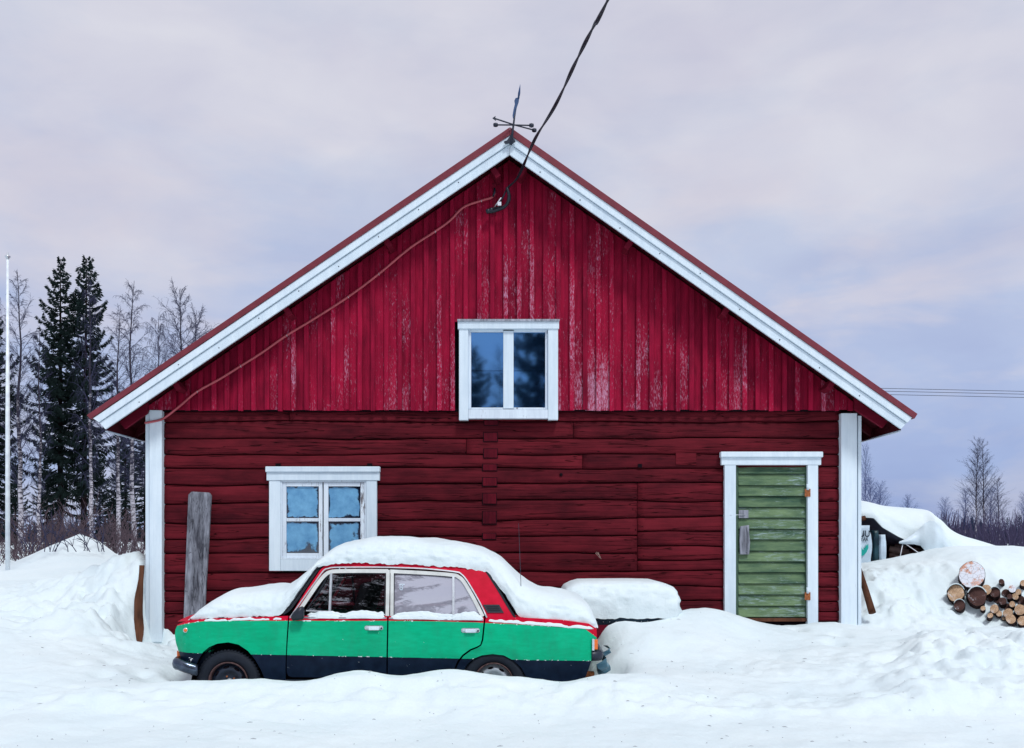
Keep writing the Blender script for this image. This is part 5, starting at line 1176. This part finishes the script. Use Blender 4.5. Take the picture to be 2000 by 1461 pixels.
for i, (px, Y, s_) in enumerate(((140,23,1.0),(75,24,1.1),(215,24,1.1),(25,26,1.0),(262,23,1.0),(180,27,1.4),(105,27,1.4),(-30,26,1.2))):
    o = bpy.data.objects.new('shrub', bd[i % 2]); C.objects.link(o); x = PX(px, Y); o.location = (x, Y, h1(x, Y)-.1); o.scale = (s_, s_, s_*.85); o.rotation_euler = (0,0,i*.9)
    tag(o, bl[i], 'shrub', 'brown shrubs left of the barn')
brush_mesh(9, 22, .8, 1.0, .35).build('twigs', M['twig'], None, fix=False)
tw = bpy.data.objects['twigs']; x = PX(145, 18.3); tw.location = (x, 18.3, h1(x, 18.3)-.02); tw['label'] = 'thin bare twigs sticking out of the front of the snow mound'; tw['category'] = 'twigs'
# masses that read as one: undergrowth and far wood
m = MB(); r = random.Random(3)
for k in range(2600):
    x = r.uniform(14, 42); y = r.uniform(48, 60); z = 1.0; L = r.uniform(1.0, 2.2)
    p = Vector((x, y, z)); q = p+Vector((r.uniform(-.5,.5), r.uniform(-.3,.3), L)); m.tube([p, p.lerp(q,.5)+Vector((r.uniform(-.2,.2),0,0)), q], [.03,.02,.008], 3, caps=False)
m.build('undergrowth', M['farbrush'], None, fix=False, kind='stuff')
m = MB(); r = random.Random(4)
for side in (-1, 1):
    for k in range(420):
        x = side*r.uniform(20, 150); y = r.uniform(120, 150); hh = r.uniform(1.8, 3.4); n = 9; w_ = hh*.26; z0 = 1.0
        for j in range(9):
            t = j/9; z_ = z0+hh*(.05+.9*t); rr = w_*(1.05-t)
            m.add([(x, y, z_+hh*.20)]+[(x+rr*math.cos(a+j)*r.uniform(.7,1.2), y+rr*math.sin(a+j), z_+r.uniform(-.2,.1)) for a in [2*math.pi*q/6 for q in range(6)]], [(0,1+q,1+(q+1)%6) for q in range(6)])
m.build('distant_wood', M['farneedle'], None, fix=False, kind='stuff')
# trees that stand behind the camera and show as reflections in the windows
GB = 'trees across the road seen in the window panes'
tree('spruce', 1, (.94, -11.8, .1), 14.5, 'conifer trunk and boughs mirrored in the right upper window pane', GB, rad=2.0, bare=.16, sx=.75)
tree('spruce', 2, (-1.75, -12.5, .1), 8.7, 'conifer mirrored low in the left upper pane', GB, rad=1.75, bare=.20, sx=1.7)
tree('spruce', 3, (-4.1, -4.0, .1), 16.5, 'conifer mirrored in the front side window of the car', GB, rad=2.1, bare=.1, sx=1.2)
tree('birch', 11, (-.45, -13.0, .1), 8.8, 'bare birch mirrored between the two upper panes', GB, spread=2.5, weep=.3)
tree('spruce', 3, (2.6, -14, .1), 9, 'conifer mirrored at the right rim of the upper window', GB, rad=2.1, bare=.1, sx=1.3)
up = empty('utility_pole', (3.65, -9.0, .1), 'wooden utility pole across the road that carries the twisted cable', 'utility pole')
MB().tube([(3.65,-9,.0),(3.65,-9,7.9)], [.13,.09], 10).build('pole', M['grey'], up)
MB().tube([(3.35,-9,7.4),(3.95,-9,7.4)], .05, 6).build('cross_arm', M['grey'], up)
# thin far wires on the right
for i, (y0, y1) in enumerate(((760,766),(765.5,771.5),(772,778))):
    pts = [P(1600+(2500-1600)*k/10, y0-1+(y1-y0)*(1600+900*k/10-1735)/265 + 2*math.sin(k/10*3.14)*-.3, 45+i*.6) for k in range(11)]
    MB().tube(pts, .011, 4).build('far_wire', M['cable'], None, label=('topmost','middle','lowest')[i]+' of three thin wires crossing the sky right of the roof', cat='wire', group='far overhead wires')
# ------------------------------------------------------------------ debris on the snow
m = MB(); r = random.Random(8); xs, ys = [], []
while len(xs) < 260:
    Y = r.uniform(7.2, 12.0); px = r.uniform(0, 2000); x = PX(px, Y)
    if -3.3 < x < .9 and Y > 9.3 or Y > 11.5 and -4.6 < x < 4.3: continue
    xs.append(x); ys.append(Y)
hs = H(xs, ys)
for x, y, z in zip(xs, ys, hs):
    a = r.uniform(0, 3.14); L = r.choice((.005, .007, .009, .014, .02, .03))*.75; t = .0014+.0015*r.random(); d = Vector((math.cos(a), math.sin(a), 0)); p = Vector((x, y, z+.003))
    m.tube([p-d*L, p+Vector((0,0,.003)), p+d*L], [t*.4, t, t*.4], 4)
m.build('bark_flakes', M['debris'], None, fix=False, kind='stuff')
